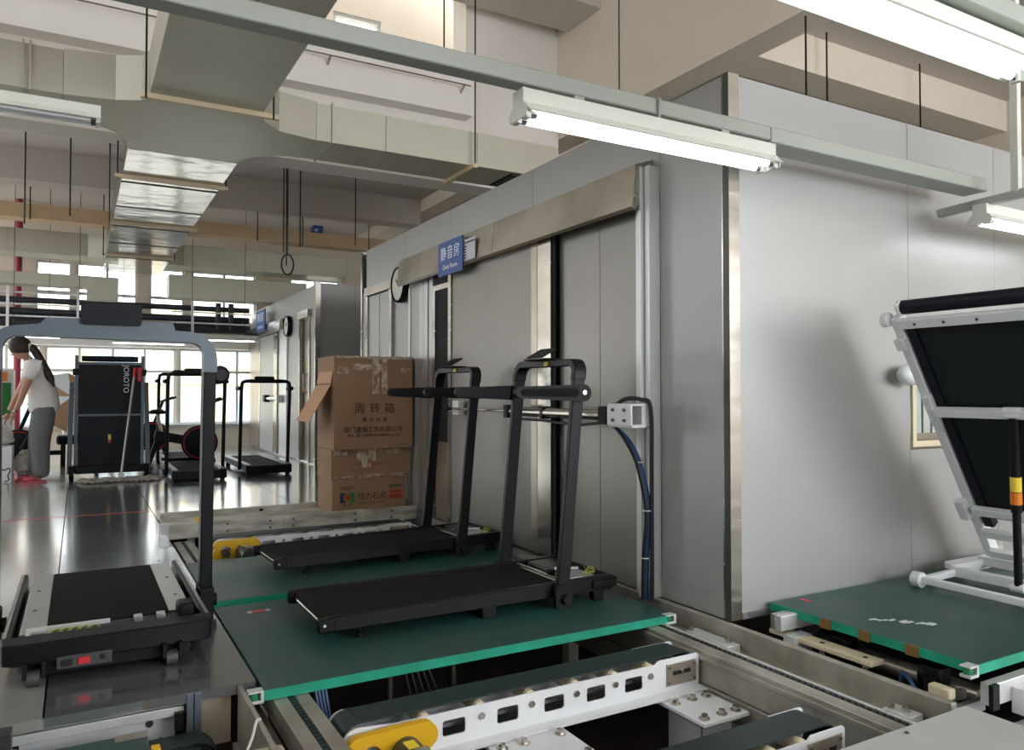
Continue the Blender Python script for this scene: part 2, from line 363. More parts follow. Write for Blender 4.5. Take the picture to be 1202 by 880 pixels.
# sliding panels
B().box(2.475, 2.50, 3.065, 3.40, .02, 1.98).build('fixed_panel', 'panel_door', q, bev=.002)
B().box(2.475, 2.50, 3.403, 3.80, .02, 1.98).build('fixed_panel', 'panel_door', q, bev=.002)
B().box(2.44, 2.452, 3.80, 3.83, .02, 1.98).build('door_gap_strip', 'dark', q)
d = B().box(2.435, 2.472, 3.84, 5.26, .03, 1.93).build('sliding_door', 'panel_door', q, bev=.002)
B().box(2.428, 2.436, 3.83, 3.98, .03, 1.95).build('door_edge', 'steel', d); B().box(2.426, 2.436, 3.98, 4.05, .03, 1.95).build('door_edge', 'steel_smudge', d)
B().box(2.424, 2.436, 5.22, 5.27, .03, 1.95).build('door_edge', 'steel', d); B().box(2.426, 2.436, 4.0, 5.27, 1.915, 1.93).build('door_edge', 'steel', d)
# narrow dark opening with frame left of door
B().box(2.452, 2.475, 5.28, 5.62, .03, 1.9).build('dark_glass', 'dark', q)
B().box(2.44, 2.465, 5.55, 5.60, .03, 1.84).box(2.44, 2.465, 5.28, 5.55, 1.80, 1.84).build('opening_frame', 'steel', q)
B().box(2.448, 2.46, 5.3, 5.54, .03, .62).build('kick_plate', 'steel_smudge', q)
for y0 in (5.62, 5.73, 5.82): B().box(2.455, 2.5, y0, y0+.085, .02, 1.98).build('door_jamb', 'alu', q, bev=.002)
B().box(2.47, 2.5, 5.91, 6.16, .02, 2.0).build('fixed_panel', 'panel', q, bev=.002)
B().box(2.46, 2.475, 6.12, 6.16, .02, 1.9).build('door_jamb', 'alu_white', q, bev=.002)
# stainless hood over the door track
b = B().prism([(2.50, 2.17), (2.39, 2.13), (2.37, 1.92), (2.385, 1.905), (2.40, 1.92), (2.41, 2.10), (2.50, 2.13)], 'y', 2.99, 4.46)
b.build('track_hood', 'steel_smudge', q)
B().prism([(2.50, 2.17), (2.39, 2.13), (2.37, 1.92), (2.385, 1.905), (2.40, 1.92), (2.41, 2.10), (2.50, 2.13)], 'y', 4.464, 6.2).build('track_hood', 'steel_smudge', q)
B().prism([(2.505, 2.17), (2.39, 2.13), (2.37, 1.91), (2.385, 1.90), (2.50, 2.09)], 'y', 2.98, 2.992).build('hood_end', 'steel', q)
# hinged door on the far part
hd = B().box(2.485, 2.51, 6.66, 7.26, .04, 1.94).build('hinged_door', 'panel', q, bev=.002)
B().box(2.47, 2.5, 6.60, 6.66, .02, 2.0).box(2.47, 2.5, 7.26, 7.32, .02, 2.0).build('door_frame', 'steel', q)
B().box(2.46, 2.5, 6.58, 7.34, 1.95, 2.03).build('door_frame', 'steel_smudge', q)
B().box(2.48, 2.487, 6.95, 6.965, .04, 1.94).build('door_bead', 'alu', hd)
# window in the front
wf = B().box(3.80, 4.59, 2.46, 2.475, .715, .745).box(3.80, 4.59, 2.46, 2.475, 1.13, 1.16).box(3.80, 3.83, 2.46, 2.475, .745, 1.13).box(4.56, 4.59, 2.46, 2.475, .745, 1.13).build('window_frame', 'cream_wood', q)
B().box(3.83, 4.56, 2.49, 2.496, .745, 1.13).build('window_pane', 'glass', wf)
for i in range(9): B().box(3.84+i*.08, 3.90+i*.08, 2.53, 2.535, .78, 1.13).build('blind_slat', 'blind', wf)
B().box(3.80, 4.6, 2.52, 2.56, .70, .78).build('window_sill', 'steel_smudge', wf)
# sign, notice, clock
s = thing('wall_sign', 'blue door sign with white characters and Quiet Room below', 'sign', (2.36, 5.08, 1.86))
B().box(2.352, 2.362, 4.87, 5.29, 1.865, 2.115).build('plate', 'blue', s, bev=.001)
B().text('静音房', .105, on_x(2.351, 5.08, 2.02), sp=1.15).build('lettering', 'signwhite', s, kind='stuff')
B().text('Quiet Room', .05, on_x(2.351, 5.08, 1.925)).build('lettering', 'signwhite', s, kind='stuff')
s = thing('paper_notice', 'small printed paper notice pinned right of the blue sign', 'notice', (2.37, 4.76, 1.93))
B().box(2.360, 2.364, 4.69, 4.86, 1.925, 2.075).build('sheet', 'paper', s)
B().box(2.358, 2.360, 4.69, 4.85, 2.045, 2.057).box(2.358, 2.360, 4.845, 4.86, 1.93, 2.07).build('heading_band', 'motor', s)
for k in range(5): B().box(2.3585, 2.360, 4.82, 4.855, 1.94+k*.02, 1.948+k*.02).build('print_line', 'dark', s)
ck = thing('wall_clock', 'round white wall clock with thin black rim by the blue sign', 'clock', (2.45, 6.35, 1.81))
B().lathe([(.0, -.03), (.135, -.03), (.15, -.045), (.16, -.03), (.16, .01), (.0, .01)], (2.47, 6.35, 1.95), 'x', 36).build('rim', 'black', ck, smooth=True)
B().lathe([(0, -.033), (.138, -.033), (.138, -.03), (0, -.03)], (2.47, 6.35, 1.95), 'x', 36).build('dial', 'dial', ck)
B().sq((2.434, 6.35, 1.95), (2.434, 6.39, 2.0), .008, .003).build('hand', 'dark', ck); B().sq((2.434, 6.35, 1.95), (2.434, 6.28, 2.01), .006, .003).build('hand', 'dark', ck)

# door actuator
ac = thing('door_actuator', 'steel pneumatic cylinder mounted across the sliding door', 'actuator', (2.33, 4, .85))
B().cyl((2.33, 3.15, .885), (2.33, 4.15, .885), .028, 20).build('cylinder', 'steel', ac, smooth=True)
B().cyl((2.33, 4.15, .885), (2.33, 5.0, .885), .009, 12).build('piston_rod', 'chrome', ac, smooth=True)
B().box(2.295, 2.365, 4.12, 4.17, .845, .925).build('end_block', 'blackm', ac, bev=.004)
B().box(2.30, 2.36, 3.72, 3.75, .85, .92).build('clamp', 'blackm', ac, bev=.004)
B().box(2.29, 2.37, 3.10, 3.17, .84, .93).build('end_block', 'black', ac, bev=.004)
p_ = B().box(2.29, 2.30, 2.90, 3.09, .84, .94).box(2.30, 2.38, 2.90, 3.09, .83, .845).box(2.30, 2.38, 2.90, 3.09, .935, .945).box(2.38, 2.43, 2.93, 3.02, .83, .945).build('mounting_bracket', 'white', ac, bev=.002)
for y in (2.95, 3.04):
    for z in (.865, .915): B().lathe([(.0, -.008), (.008, -.008), (.008, .0), (0, 0)], (2.29, y, z), 'x', 10).build('bolt', 'motor', ac)
bb = B().box(2.36, 2.40, 4.95, 5.05, .84, .94).build('rod_bracket', 'white', ac, bev=.002)
B().tube([(2.33, 5.0, .885), (2.31, 5.02, .885), (2.31, 5.04, .90)], .014, 8).build('clevis', 'black', ac)
B().tube([(2.33, 3.15, .85), (2.33, 3.4, .825), (2.33, 3.8, .84), (2.33, 4.1, .84)], .008, 8).build('air_hose', 'cable_dark', ac, smooth=True)
def smooth_path(pts, n=6):
    out = []; P = [Vector(p) for p in pts]
    for i in range(len(P)-1):
        a, b, c, d_ = P[max(i-1, 0)], P[i], P[i+1], P[min(i+2, len(P)-1)]
        for k in range(n):
            t = k/n; out.append(.5*((2*b)+(c-a)*t+(2*a-5*b+4*c-d_)*t*t+(3*b-a-3*c+d_)*t**3))
    return out+[P[-1]]
hz = thing('cable_bundle', 'blue air hoses strapped together running down the door jamb', 'cable', (2.4, 2.93, 0))
for i in range(6):
    dx = (i % 3-1)*.011; dy = (i//3)*.012
    B().tube(smooth_path([(2.33, 3.1, .84), (2.36+dx, 3.02+dy, .77), (2.385+dx, 2.96+dy, .66), (2.40+dx, 2.92+dy, .50), (2.405+dx, 2.91+dy, .38), (2.40+dx, 2.925+dy, .2), (2.40+dx, 2.93+dy, 0)]), .006, 6).build('hose', 'cable_blue' if i % 3 else 'cable_dark', hz, smooth=True)
B().tube(smooth_path([(2.33, 3.12, .90), (2.35, 3.03, .965), (2.39, 2.945, .965), (2.415, 2.905, .92), (2.415, 2.90, .6), (2.415, 2.90, 0)]), .011, 8).build('black_hose', 'cable_dark', hz, smooth=True)
for z, y in ((.66, 2.965), (.43, 2.918), (.2, 2.93)): B().tube([(2.40+.022*math.cos(a), y+.022*math.sin(a), z) for a in [k*PI/5 for k in range(10)]], .003, 5, closed=True).build('cable_tie', 'cable_white', hz)

# ================================================================== FAR BOOTH
RX = 2.81
q2 = thing('quiet_room', 'farther grey steel test booth with two door openings and blue sign', 'booth', (4, 12, 0))
def p2(y0, y1, z0, z1, m='panel', x0=RX, x1=RX+.05): B().box(x0, x1, y0+.002, y1-.002, z0, z1).build('wall_panel', m, q2, bev=.002)
p2(10.42, 10.68, .02, 2.08); p2(11.22, 11.95, .02, 2.08); p2(10.42, 11.6, 2.08, 2.48); p2(11.6, 12.9, 2.08, 2.48); p2(12.9, 14.9, 2.08, 2.48); p2(11.95, 12.45, .02, 2.0, 'alu_white', RX-.03, RX)
B().box(RX, 3.35, 10.40, 10.45, .02, 2.5).build('wall_panel', 'panel', q2, bev=.002)
B().box(3.352, 5.8, 10.40, 10.45, .02, 2.5).build('wall_panel', 'panel', q2, bev=.002)
B().box(RX-.01, RX+.06, 10.385, 10.42, 0, 2.51).build('corner_trim', 'steel', q2)
B().box(RX+.05, 5.8, 10.45, 15.0, 2.4, 2.46).build('roof', 'panel', q2)
B().box(RX+.04, RX+.06, 10.7, 11.2, .02, 2.05).build('door_leaf', 'steel_smudge', q2)
B().box(RX-.02, RX+.02, 10.66, 10.70, .02, 2.08).box(RX-.02, RX+.02, 11.2, 11.24, .02, 2.08).build('door_frame', 'steel', q2)
B().box(RX-.06, RX, 10.62, 11.26, 2.05, 2.16).build('door_hood', 'steel', q2)
B().tube([(RX, 10.82, 1.0), (RX-.06, 10.82, 1.0), (RX-.06, 10.82, 1.25), (RX, 10.82, 1.25)], .01, 8).build('door_handle', 'steel', q2)
B().box(RX-.05, RX-.02, 12.5, 13.9, .03, 1.95).build('sliding_door', 'panel', q2, bev=.002)
B().box(RX-.055, RX-.05, 12.5, 12.75, .03, 1.95).box(RX-.055, RX-.05, 13.8, 13.9, .03, 1.95).build('door_edge', 'steel', q2)
B().prism([(RX, 2.15), (RX-.12, 2.13), (RX-.14, 1.96), (RX-.12, 1.96), (RX, 2.08)], 'y', 12.0, 15.0).build('track_hood', 'steel', q2)
B().box(RX-.01, RX+.04, 13.92, 14.9, .03, 1.95).build('wall_panel', 'steel_smudge', q2)
s2 = thing('wall_sign', 'small blue sign on the farther booth above its sliding door', 'sign', (2.66, 13.3, 2.02))
B().box(2.655, 2.67, 12.95, 13.65, 2.03, 2.38).build('plate', 'blue', s2)
B().text('静音房', .17, on_x(2.654, 13.3, 2.25)).build('lettering', 'signwhite', s2, kind='stuff')
B().text('Quiet Room', .085, on_x(2.654, 13.3, 2.1)).build('lettering', 'signwhite', s2, kind='stuff')
c2 = copy_tree(ck); c2['label'] = 'round wall clock on the farther booth beside its doorway'; c2.location = (2.76, 11.85, 1.87)
B().cyl((2.72, 12.2, .9), (2.72, 13.1, .9), .028, 12).build('actuator_cylinder', 'steel', q2, smooth=True)
B().box(2.68, 2.76, 12.15, 12.3, .84, .96).build('actuator_bracket', 'alu_white', q2); B().box(2.68, 2.76, 13.05, 13.2, .84, .96).build('actuator_bracket', 'black', q2)

# ================================================================== DUCTS
du = thing('air_duct', 'grey sheet-metal air duct with side branch running toward the windows', 'duct', (.8, 8, 3.0))
B().box(.395, 1.13, 2.3, 4.3, 3.0, 3.32).build('duct_section', 'duct_dark' if 'duct_dark' in M else 'duct', du, bev=.003)
B().box(.395, 1.13, 4.303, 5.66, 3.0, 3.32).build('duct_section', 'duct', du, bev=.003)
fit = [(.395, 5.663), (1.13, 5.663), (1.18, 5.80), (1.32, 5.95), (1.62, 6.02), (1.62, 6.54)]+arc(1.62, 6.98, .43, 270, 180, 7)[0:]+[(.33, 6.98)]+arc(-.11, 6.88, .44, 0, -90, 7)[0:]+[(-.11, 5.92), (.2, 5.86), (.36, 5.78)]
B().prism(fit, 'z', 3.0, 3.31).build('duct_junction', 'duct', du)
for k, (a, b) in enumerate(((6.985, 8.1), (8.104, 9.2), (9.204, 10.3), (10.304, 11.5), (11.504, 12.7), (12.704, 14.3))):
    B().box(.33, 1.19, a, b, 3.0, 3.31).build('duct_section', 'duct_shiny', du, bev=.004)
for a, b in ((1.622, 2.2), (2.203, 3.05), (3.053, 3.9)): B().box(a, b, 6.02, 6.54, 3.0, 3.30).build('duct_section', 'duct', du, bev=.003)
for a, b in ((-2.6, -1.0), (-.997, -.112)): B().box(a, b, 5.92, 6.44, 3.0, 3.30).build('duct_section', 'duct', du, bev=.003)
for x in (-.34, -.30, 1.75): B().box(x-.006, x+.006, 5.90 if x < 0 else 6.0, 6.46 if x < 0 else 6.56, 2.99, 3.32).build('flange', 'duct', du)
gr = B().box(3.42, 3.86, 6.06, 6.5, 2.994, 3.0).build('air_grille', 'dark', du)
for k in range(6): B().box(3.44, 3.84, 6.08+k*.075, 6.10+k*.075, 2.988, 2.994).build('grille_slat', 'motor', gr)
for y in (8.1, 9.2, 10.3, 11.5, 12.7): B().box(.326, 1.194, y-.004, y+.010, 2.992, 3.0).build('seam_flange', 'motor', du)
# hangers below the duct
for x0, x1, y in ((.34, 1.24, 5.6), (.27, 1.25, 7.82), (.27, 1.25, 10.0), (.27, 1.25, 12.4)): B().box(x0, x1, y, y+.035, 2.965, 3.0).build('support_angle', 'angle', du)
B().box(2.98, 3.02, 5.95, 6.6, 2.965, 3.0).build('support_angle', 'angle', du)
for x, y in ((.37, 5.6), (1.2, 5.6), (.29, 7.83), (1.23, 7.83), (.29, 10), (3.0, 5.96), (.29, 12.4), (1.23, 12.4)): B().cyl((x, y, 2.96), (x, y, 5.1 if y < 6.7 else 4.19), .007, 6).build('hanger_rod', 'blackm', du)
# farther branches, joined to the same duct
for a, b in ((1.45, 2.7), (2.703, 4.1)): B().box(a, b, 13.2, 13.7, 3.02, 3.36).build('duct_section', 'duct', du, bev=.003)
B().prism([(1.19, 13.1), (1.45, 13.2), (1.45, 13.7), (1.19, 13.8)], 'z', 3.02, 3.34).build('duct_fitting', 'duct', du)
for a, b in ((-3, -.9), (-.897, .1)): B().box(a, b, 13.0, 13.5, 3.02, 3.36).build('duct_section', 'duct', du, bev=.003)
B().prism([(.33, 12.9), (.1, 13.0), (.1, 13.5), (.33, 13.6)], 'z', 3.02, 3.34).build('duct_fitting', 'duct', du)
B().box(1.3, 3.6, 13.95, 14.35, 2.6, 2.98).build('duct_section', 'duct', du, bev=.003)
B().box(-2.5, 0.1, 13.95, 14.35, 2.68, 2.86).build('duct_section', 'duct', du, bev=.003)
B().box(.1, .55, 13.95, 14.35, 2.5, 2.86).build('duct_section', 'duct', du, bev=.003)
# cable tray
for (x0, x1, y, z, lab) in ((-3, 4.5, 12.3, 3.38, 'long tan cable tray crossing above the duct near the ceiling'),):
    t = thing('cable_tray', lab, 'cable tray', ((x0+x1)/2, y, z))
    B().box(x0, x1, y, y+.3, z, z+.02).box(x0, x1, y, y+.015, z+.02, z+.20).box(x0, x1, y+.285, y+.3, z+.02, z+.20).build('trough', 'tray', t)
    for x in (-1.9, -.6, 2.4, 3.1, 4.2): B().cyl((x, y-.01, z-.02), (x, y-.01, 4.19 if y > 12.15 else 3.8), .008, 6).build('hanger_rod', 'blackm', t)
cp = thing('wall_conduit', 'pair of white vertical conduits above the near booth roof', 'pipe', (5.6, 9.9, 2.5))
for x in (5.55, 5.72): B().cyl((x, 9.9, 2.5), (x, 9.9, 4.34), .035, 10).build('pipe', 'white', cp, smooth=True)
bb_ = thing('junction_box', 'small dark blue box sitting on the tan cable tray', 'box', (3.35, 12.3, 3.58))
B().box(3.27, 3.43, 12.28, 12.45, 3.58, 3.70).build('body', 'blue', bb_, bev=.01)
B().box(3.29, 3.34, 12.27, 12.28, 3.60, 3.64).build('label', 'paper', bb_)
# loose hanging chains and rods near the middle
for n_, (x, y, z0) in enumerate(((2.05, 9.0, 2.62), (2.13, 9.2, 2.5), (2.24, 9.0, 2.7), (-.1, 9.5, 2.9), (-.55, 10.2, 2.9), (3.1, 9.6, 2.9))):
    B().cyl((x, y, z0), (x, y, 4.19), .008, 6).build('hanger_rod', 'blackm', label=('thin dark hanging rod, ' + ['leftmost of three right of the main duct', 'middle of three right of the main duct', 'rightmost of three right of the main duct', 'just left of the main duct', 'second left of the main duct', 'above the farther booth corner'][n_]), cat='rod')
ch = thing('chain_hoop', 'loop of dark chain hanging under the tan tray', 'chain', (2.1, 9.1, 2.4))
B().tube([(2.12+.07*math.cos(a), 9.1, 2.5+.12*math.sin(a)) for a in [k*PI/8 for k in range(16)]], .01, 6, closed=True).build('loop', 'blackm', ch)
B().cyl((2.12, 9.1, 2.62), (2.12, 9.1, 4.2), .006, 6).build('strand', 'blackm', ch)
# pipes near the far wall
for k, (z, r_, y) in enumerate(((2.52, .05, 14.85), (2.33, .06, 14.85), (2.15, .085, 14.8))):
    B().cyl((-4.5, y, z), (2.76, y, z), r_, 12).build('pipe', 'pipe', smooth=True, label='black horizontal pipe before the far windows, '+['top and thinnest', 'middle', 'lowest and thickest'][k]+' of three', cat='pipe')
B().cyl((-.88, 14.98, 0), (-.88, 14.98, 4.19), .055, 12).build('pipe', 'pipe_red', smooth=True, label='dark red vertical pipe at the left of the far windows', cat='pipe')
for k, x in enumerate((-1.45, -.96, .02, 1.75, 2.0)):
    pass
vs = thing('valve_pair', 'dark valve stubs on the black pipes at the right', 'valve', (2.3, 14.7, 2.2))
for x in (2.2, 2.42): B().cyl((x, 14.74, 2.15), (x, 14.74, 2.62), .05, 10).build('valve_body', 'pipe', vs)
rk = thing('pipe_rack', 'white steel rack with posts and rails carrying the black pipes', 'rack', (0, 14.55, 0))
for x in (-1.0, -.02, 1.75): B().box(x-.02, x+.02, 14.6, 14.64, 1.98, 2.75).build('post', 'white', rk)
for z in (2.05, 2.24, 2.43, 2.62): B().box(-2.2, -.02, 14.66, 14.68, z-.012, z+.012).build('bar', 'white', rk)
for z in (2.24, 2.43): B().box(1.4, 2.76, 14.66, 14.68, z-.012, z+.012).build('bar', 'white', rk)
B().box(-4.9, 2.76, 14.55, 14.78, 1.93, 1.98).build('shelf', 'white', rk)

# ================================================================== LAMPS AND RAILS
def lamp(lit, label, L=1.19, off=(0, 0, 0)):
    r = thing('fluorescent_lamp', label, 'lamp', group='batten lamps')
    B().box(0, L, -.035, .035, .035, .085).build('housing', 'lampw', r, bev=.003)
    rf = B().prism([(-.035, .036), (.035, .036), (.075, .0), (.07, -.003), (.03, .03), (-.03, .03), (-.07, -.003), (-.075, .0)], 'x', 0, L)
    rf.build('reflector', 'lampw', r)
    for y in (-.032, .032):
        B().cyl((.045, y, -.002), (L-.045, y, -.002), .0135, 14).build('tube', 'tube' if lit else 'tube_off', r, smooth=True)
        for x0, x1 in ((.0, .02), (L-.02, L)):
            B().box(x0, x1, y-.018, y+.018, -.02, .03).build('socket', 'lampw', r, bev=.003)
        for x0, x1 in ((.02, .045), (L-.045, L-.02)):
            B().cyl((x0, y, -.002), (x1, y, -.002), .014, 12).build('end_cap', 'chrome', r)
    for x0 in (-.004, L): B().prism([(-.035, .085), (.035, .085), (.035, .036), (.06, .01), (.055, -.016), (-.055, -.016), (-.06, .01), (-.035, .036)], 'x', x0, x0+.004).build('end_plate', 'lampw', r)
    r.location = off; return r
l1 = lamp(True, 'lit twin-tube batten lamp under the long rail before the booth corner', off=(1.28, 2.215, 1.932))
def lcopy(src, lab, loc):
    c = copy_tree(src); c['label'] = lab; c.location = loc; return c
lcopy(l1, 'bright twin-tube batten lamp at the upper right edge', (1.50, 1.33, 2.04))
lcopy(l1, 'lit batten lamp at the right edge before the booth window side', (3.97, 2.2, 1.87))
for k, (x, y) in enumerate(((-1.0, 12.75), (1.35, 13.0), (.45, 14.46), (-1.4, 13.6))): far_l = lcopy(l1, 'small far lit batten lamp '+['above the bending person', 'nearest the farther booth', 'above the folded navy treadmill', 'at the far left, past the person'][k], (x, y, 1.84)); far_l.location.z = 1.84; [B().cyl((x+q_, y, 1.925), (x+q_, y, 4.2), .004, 5).build('hanger_rod', 'blackm', far_l) for q_ in (.2, 1.0)]
l0 = lamp(False, 'unlit batten lamp at the left edge under the cross duct', off=(-1.10, 4.95, 2.545))
for x in (.2, 1.0): B().cyl((x, 0, .085), (x, 0, .44), .004, 5).build('hanger_rod', 'blackm', l0)
lr = thing('light_rail', 'long pale green metal rail carrying the lamps across the booth front', 'rail', (2, 2.3, 1.95))
B().box(2.47, 4.05, 2.2, 2.33, 2.03, 2.096).build('channel', 'rail', lr, bev=.006)
B().box(-2.5, 2.468, 2.2, 2.275, 2.038, 2.096).build('channel', 'rail', lr, bev=.006)
for x in (1.5, 2.2): B().box(x, x+.04, 2.205, 2.245, 2.014, 2.04).build('bracket', 'rail', lr)
for x, y in ((1.015, 2.24), (1.72, 2.24)): B().cyl((x, y, 2.09), (x, y, 5.88), .003, 6).build('hanger_rod', 'blackm', lr)
B().tube([(1.87, 2.19, 2.09), (1.87, 2.195, 2.03), (1.87, 2.20, 1.99), (1.87, 2.26, 1.99), (1.87, 2.28, 2.09), (1.87, 2.235, 2.105)], .006, 6, closed=True).build('strap', 'rail', lr)
lr2 = thing('light_rail', 'pale metal rail over the bright lamp at the upper right corner', 'rail', (2.5, 1.3, 2.2))
B().box(.6, 4.3, 1.26, 1.36, 2.135, 2.195).build('channel', 'rail', lr2, bev=.006)
for x in (.8, 4.1): B().cyl((x, 1.31, 2.19), (x, 1.31, 5.88), .004, 6).build('hanger_rod', 'blackm', lr2)
lr3 = thing('light_rail', 'short slanting rail crossing the end of the long rail at right', 'rail', (4.1, 2, 2.0))
B().sq((3.98, 2.42, 1.95), (4.15, 1.1, 2.05), .05, .04).build('channel', 'rail', lr3, bev=.004)
B().sq((4.02, 2.05, 1.99), (4.02, 2.05, 5.88), .035).build('hanger_post', 'lampw', lr3)
B().cyl((4.08, 1.7, 2.0), (4.08, 1.7, 5.88), .004, 6).build('hanger_rod', 'blackm', lr3)
for x, y in ((5.28, 4.7), (5.9, 4.6), (7.2, 4.2)):
    pass
for k, (x, y, zt_) in enumerate(((5.00, 4.10, 3.99), (6.03, 4.71, 4.35), (7.44, 4.70, 4.35))): B().cyl((x, y, QZ-.01), (x, y, zt_), .008, 6).build('hanger_rod', 'blackm', label='thin dark rod rising from the near booth roof, '+['leftmost', 'middle', 'rightmost'][k]+' of three', cat='rod')

# ================================================================== CONVEYOR LINE
def rails_left():
    t = thing('conveyor_rail', 'worn aluminium chain rail along the steel floor edge', 'rail', (.62, 4, -.1))
    B().box(.585, .632, 1.3, 5.8, -.12, -.038).build('rail_profile', 'alu_dirty', t, bev=.003)
    B().box(.657, .705, 1.3, 5.8, -.12, -.038).build('rail_profile', 'alu_dirty', t, bev=.003)
    B().box(.555, .585, 1.3, 5.8, -.16, -.13).build('rail_lip', 'alu_dirty', t, bev=.002)
    B().box(.632, .657, 1.3, 5.8, -.12, -.055).build('chain_bed', 'dark', t)
    c = B(); y = 1.32
    while y < 5.8: c.box(.635, .654, y, y+.018, -.055, -.040); y += .026
    c.build('chain', 'belt', t, kind='stuff')
    for y in (1.6, 3.2, 4.9): B().box(.6, .68, y, y+.05, -.62, -.12).build('leg', 'alu_dirty', t)
    return t
rails_left()
t = thing('conveyor_rail', 'wide aluminium chain rail running along the foot of the near booth', 'rail', (2.35, 4, -.1))
B().box(2.452, 2.484, 1.47, 5.84, -.16, .0).build('outer_wall', 'alu_dirty', t, bev=.003)
B().box(2.31, 2.452, 1.47, 5.84, -.10, -.09).build('channel_bed', 'alu_dirty', t)
B().box(2.20, 2.262, 1.47, 5.84, -.17, -.038).build('rail_profile', 'alu_dirty', t, bev=.004)
B().box(2.187, 2.20, 1.47, 5.84, -.075, -.055).build('rail_lip', 'alu_dirty', t, bev=.002)
B().box(2.187, 2.20, 1.47, 5.84, -.26, -.17).build('rail_web', 'alu_dirty', t, bev=.002)
B().box(2.291, 2.306, 1.47, 5.84, -.12, -.037).build('chain_guide', 'alu_white', t, bev=.001)
c = B(); y = 1.48
while y < 5.83: c.box(2.266, 2.288, y, y+.016, -.05, -.040); y += .026
c.build('chain', 'cable_dark', t, kind='stuff')
B().box(2.264, 2.290, 1.47, 5.84, -.12, -.055).build('chain_bed', 'dark', t)
for y in (1.7, 3.3, 4.95): B().box(2.2, 2.26, y, y+.06, -.62, -.17).build('leg', 'alu_dirty', t)
for y, l in ((2.35, .26), (1.55, .1), (3.4, .1)):
    B().box(2.36, 2.43, y, y+l, -.09, -.055).build('sensor_block', 'alu_white', t, bev=.003)
    B().cyl((2.40, y+.04, -.055), (2.40, y+.04, -.035), .014, 8).build('bolt', 'steel', t)
    B().cyl((2.38, y+l-.02, -.055), (2.38, y+l-.02, -.04), .011, 8).build('bolt', 'steel', t)

def board(label, x0, x1, y0, y1, z=0., grp='green conveyor pallets'):
    t = thing('work_pallet', label, 'pallet', ((x0+x1)/2, (y0+y1)/2, z-.035), group=grp)
    B().box(x0+.004, x1-.045, y0+.004, y1-.004, z-.034, z).build('top_sheet', 'board', t, bev=.002)
    for yy in (y0, y1-.004): B().box(x0+.0, x1-.05, yy, yy+.004, z-.035, z-.001).build('edge_strip', 'board_edge', t)
    if x0 > 2: B().box(x0, x0+.004, y0+.04, y1-.004, z-.035, z-.001).build('edge_strip', 'board_edge', t)
    B().box(x1-.045, x1-.01, y0+.04, y1-.04, z-.034, z).build('end_strip', 'board', t)
    for x, w in ((x0-.05, .05), (x1-.055, .055)):
        for y in (y0-.004, y1-.04):
            if x < x0 and y > y0: continue
            cc = B().box(x, x+w, y, y+.04, z-.04, z-.03).box(x, x+w, y, y+.04, z-.005, z+.001).box(x+.04, x+w, y, y+.04, z-.03, z-.005).build('corner_clip', 'alu_white', t, bev=.001)
            B().cyl((x+.02, y+.02, z-.03), (x+.02, y+.02, z-.006), .016, 12).build('roller', 'pcb', cc)
    return t
b1 = board('near green pallet under the closer walking treadmill', .553, 2.36, 2.67, 3.80)
B().box(.70, .76, 3.63, 3.66, 0, .0015).build('red_mark', 'red', b1); B().box(.68, .70, 3.63, 3.66, 0, .0012).box(.76, .78, 3.63, 3.66, 0, .0012).build('label_mark', 'paper', b1)
b2 = board('green pallet under the second walking treadmill', .553, 2.35, 3.91, 4.87)
b4 = board('green pallet beside the booth front under the white treadmill', 2.72, 4.7, 1.535, 2.452, z=.057)
B().box(2.87, 2.90, 2.37, 2.42, .057, .0585).build('red_mark', 'red', b4)
mk = B()
for k in range(12):
    x = 2.87+k*.014+random.uniform(-.01, .01); y = 2.06-k*.016+random.uniform(-.01, .01); mk.box(x, x+random.uniform(.02, .05), y, y+random.uniform(.01, .02), .057, .0576+k*.0001)
mk.build('white_scuff', 'paper', b4, kind='stuff')
for k, y in enumerate((2.13, 1.95, 1.75)): B().box(2.714, 2.74, y, y+.05, .018, .0565).build('rusty_notch', 'rust', b4)

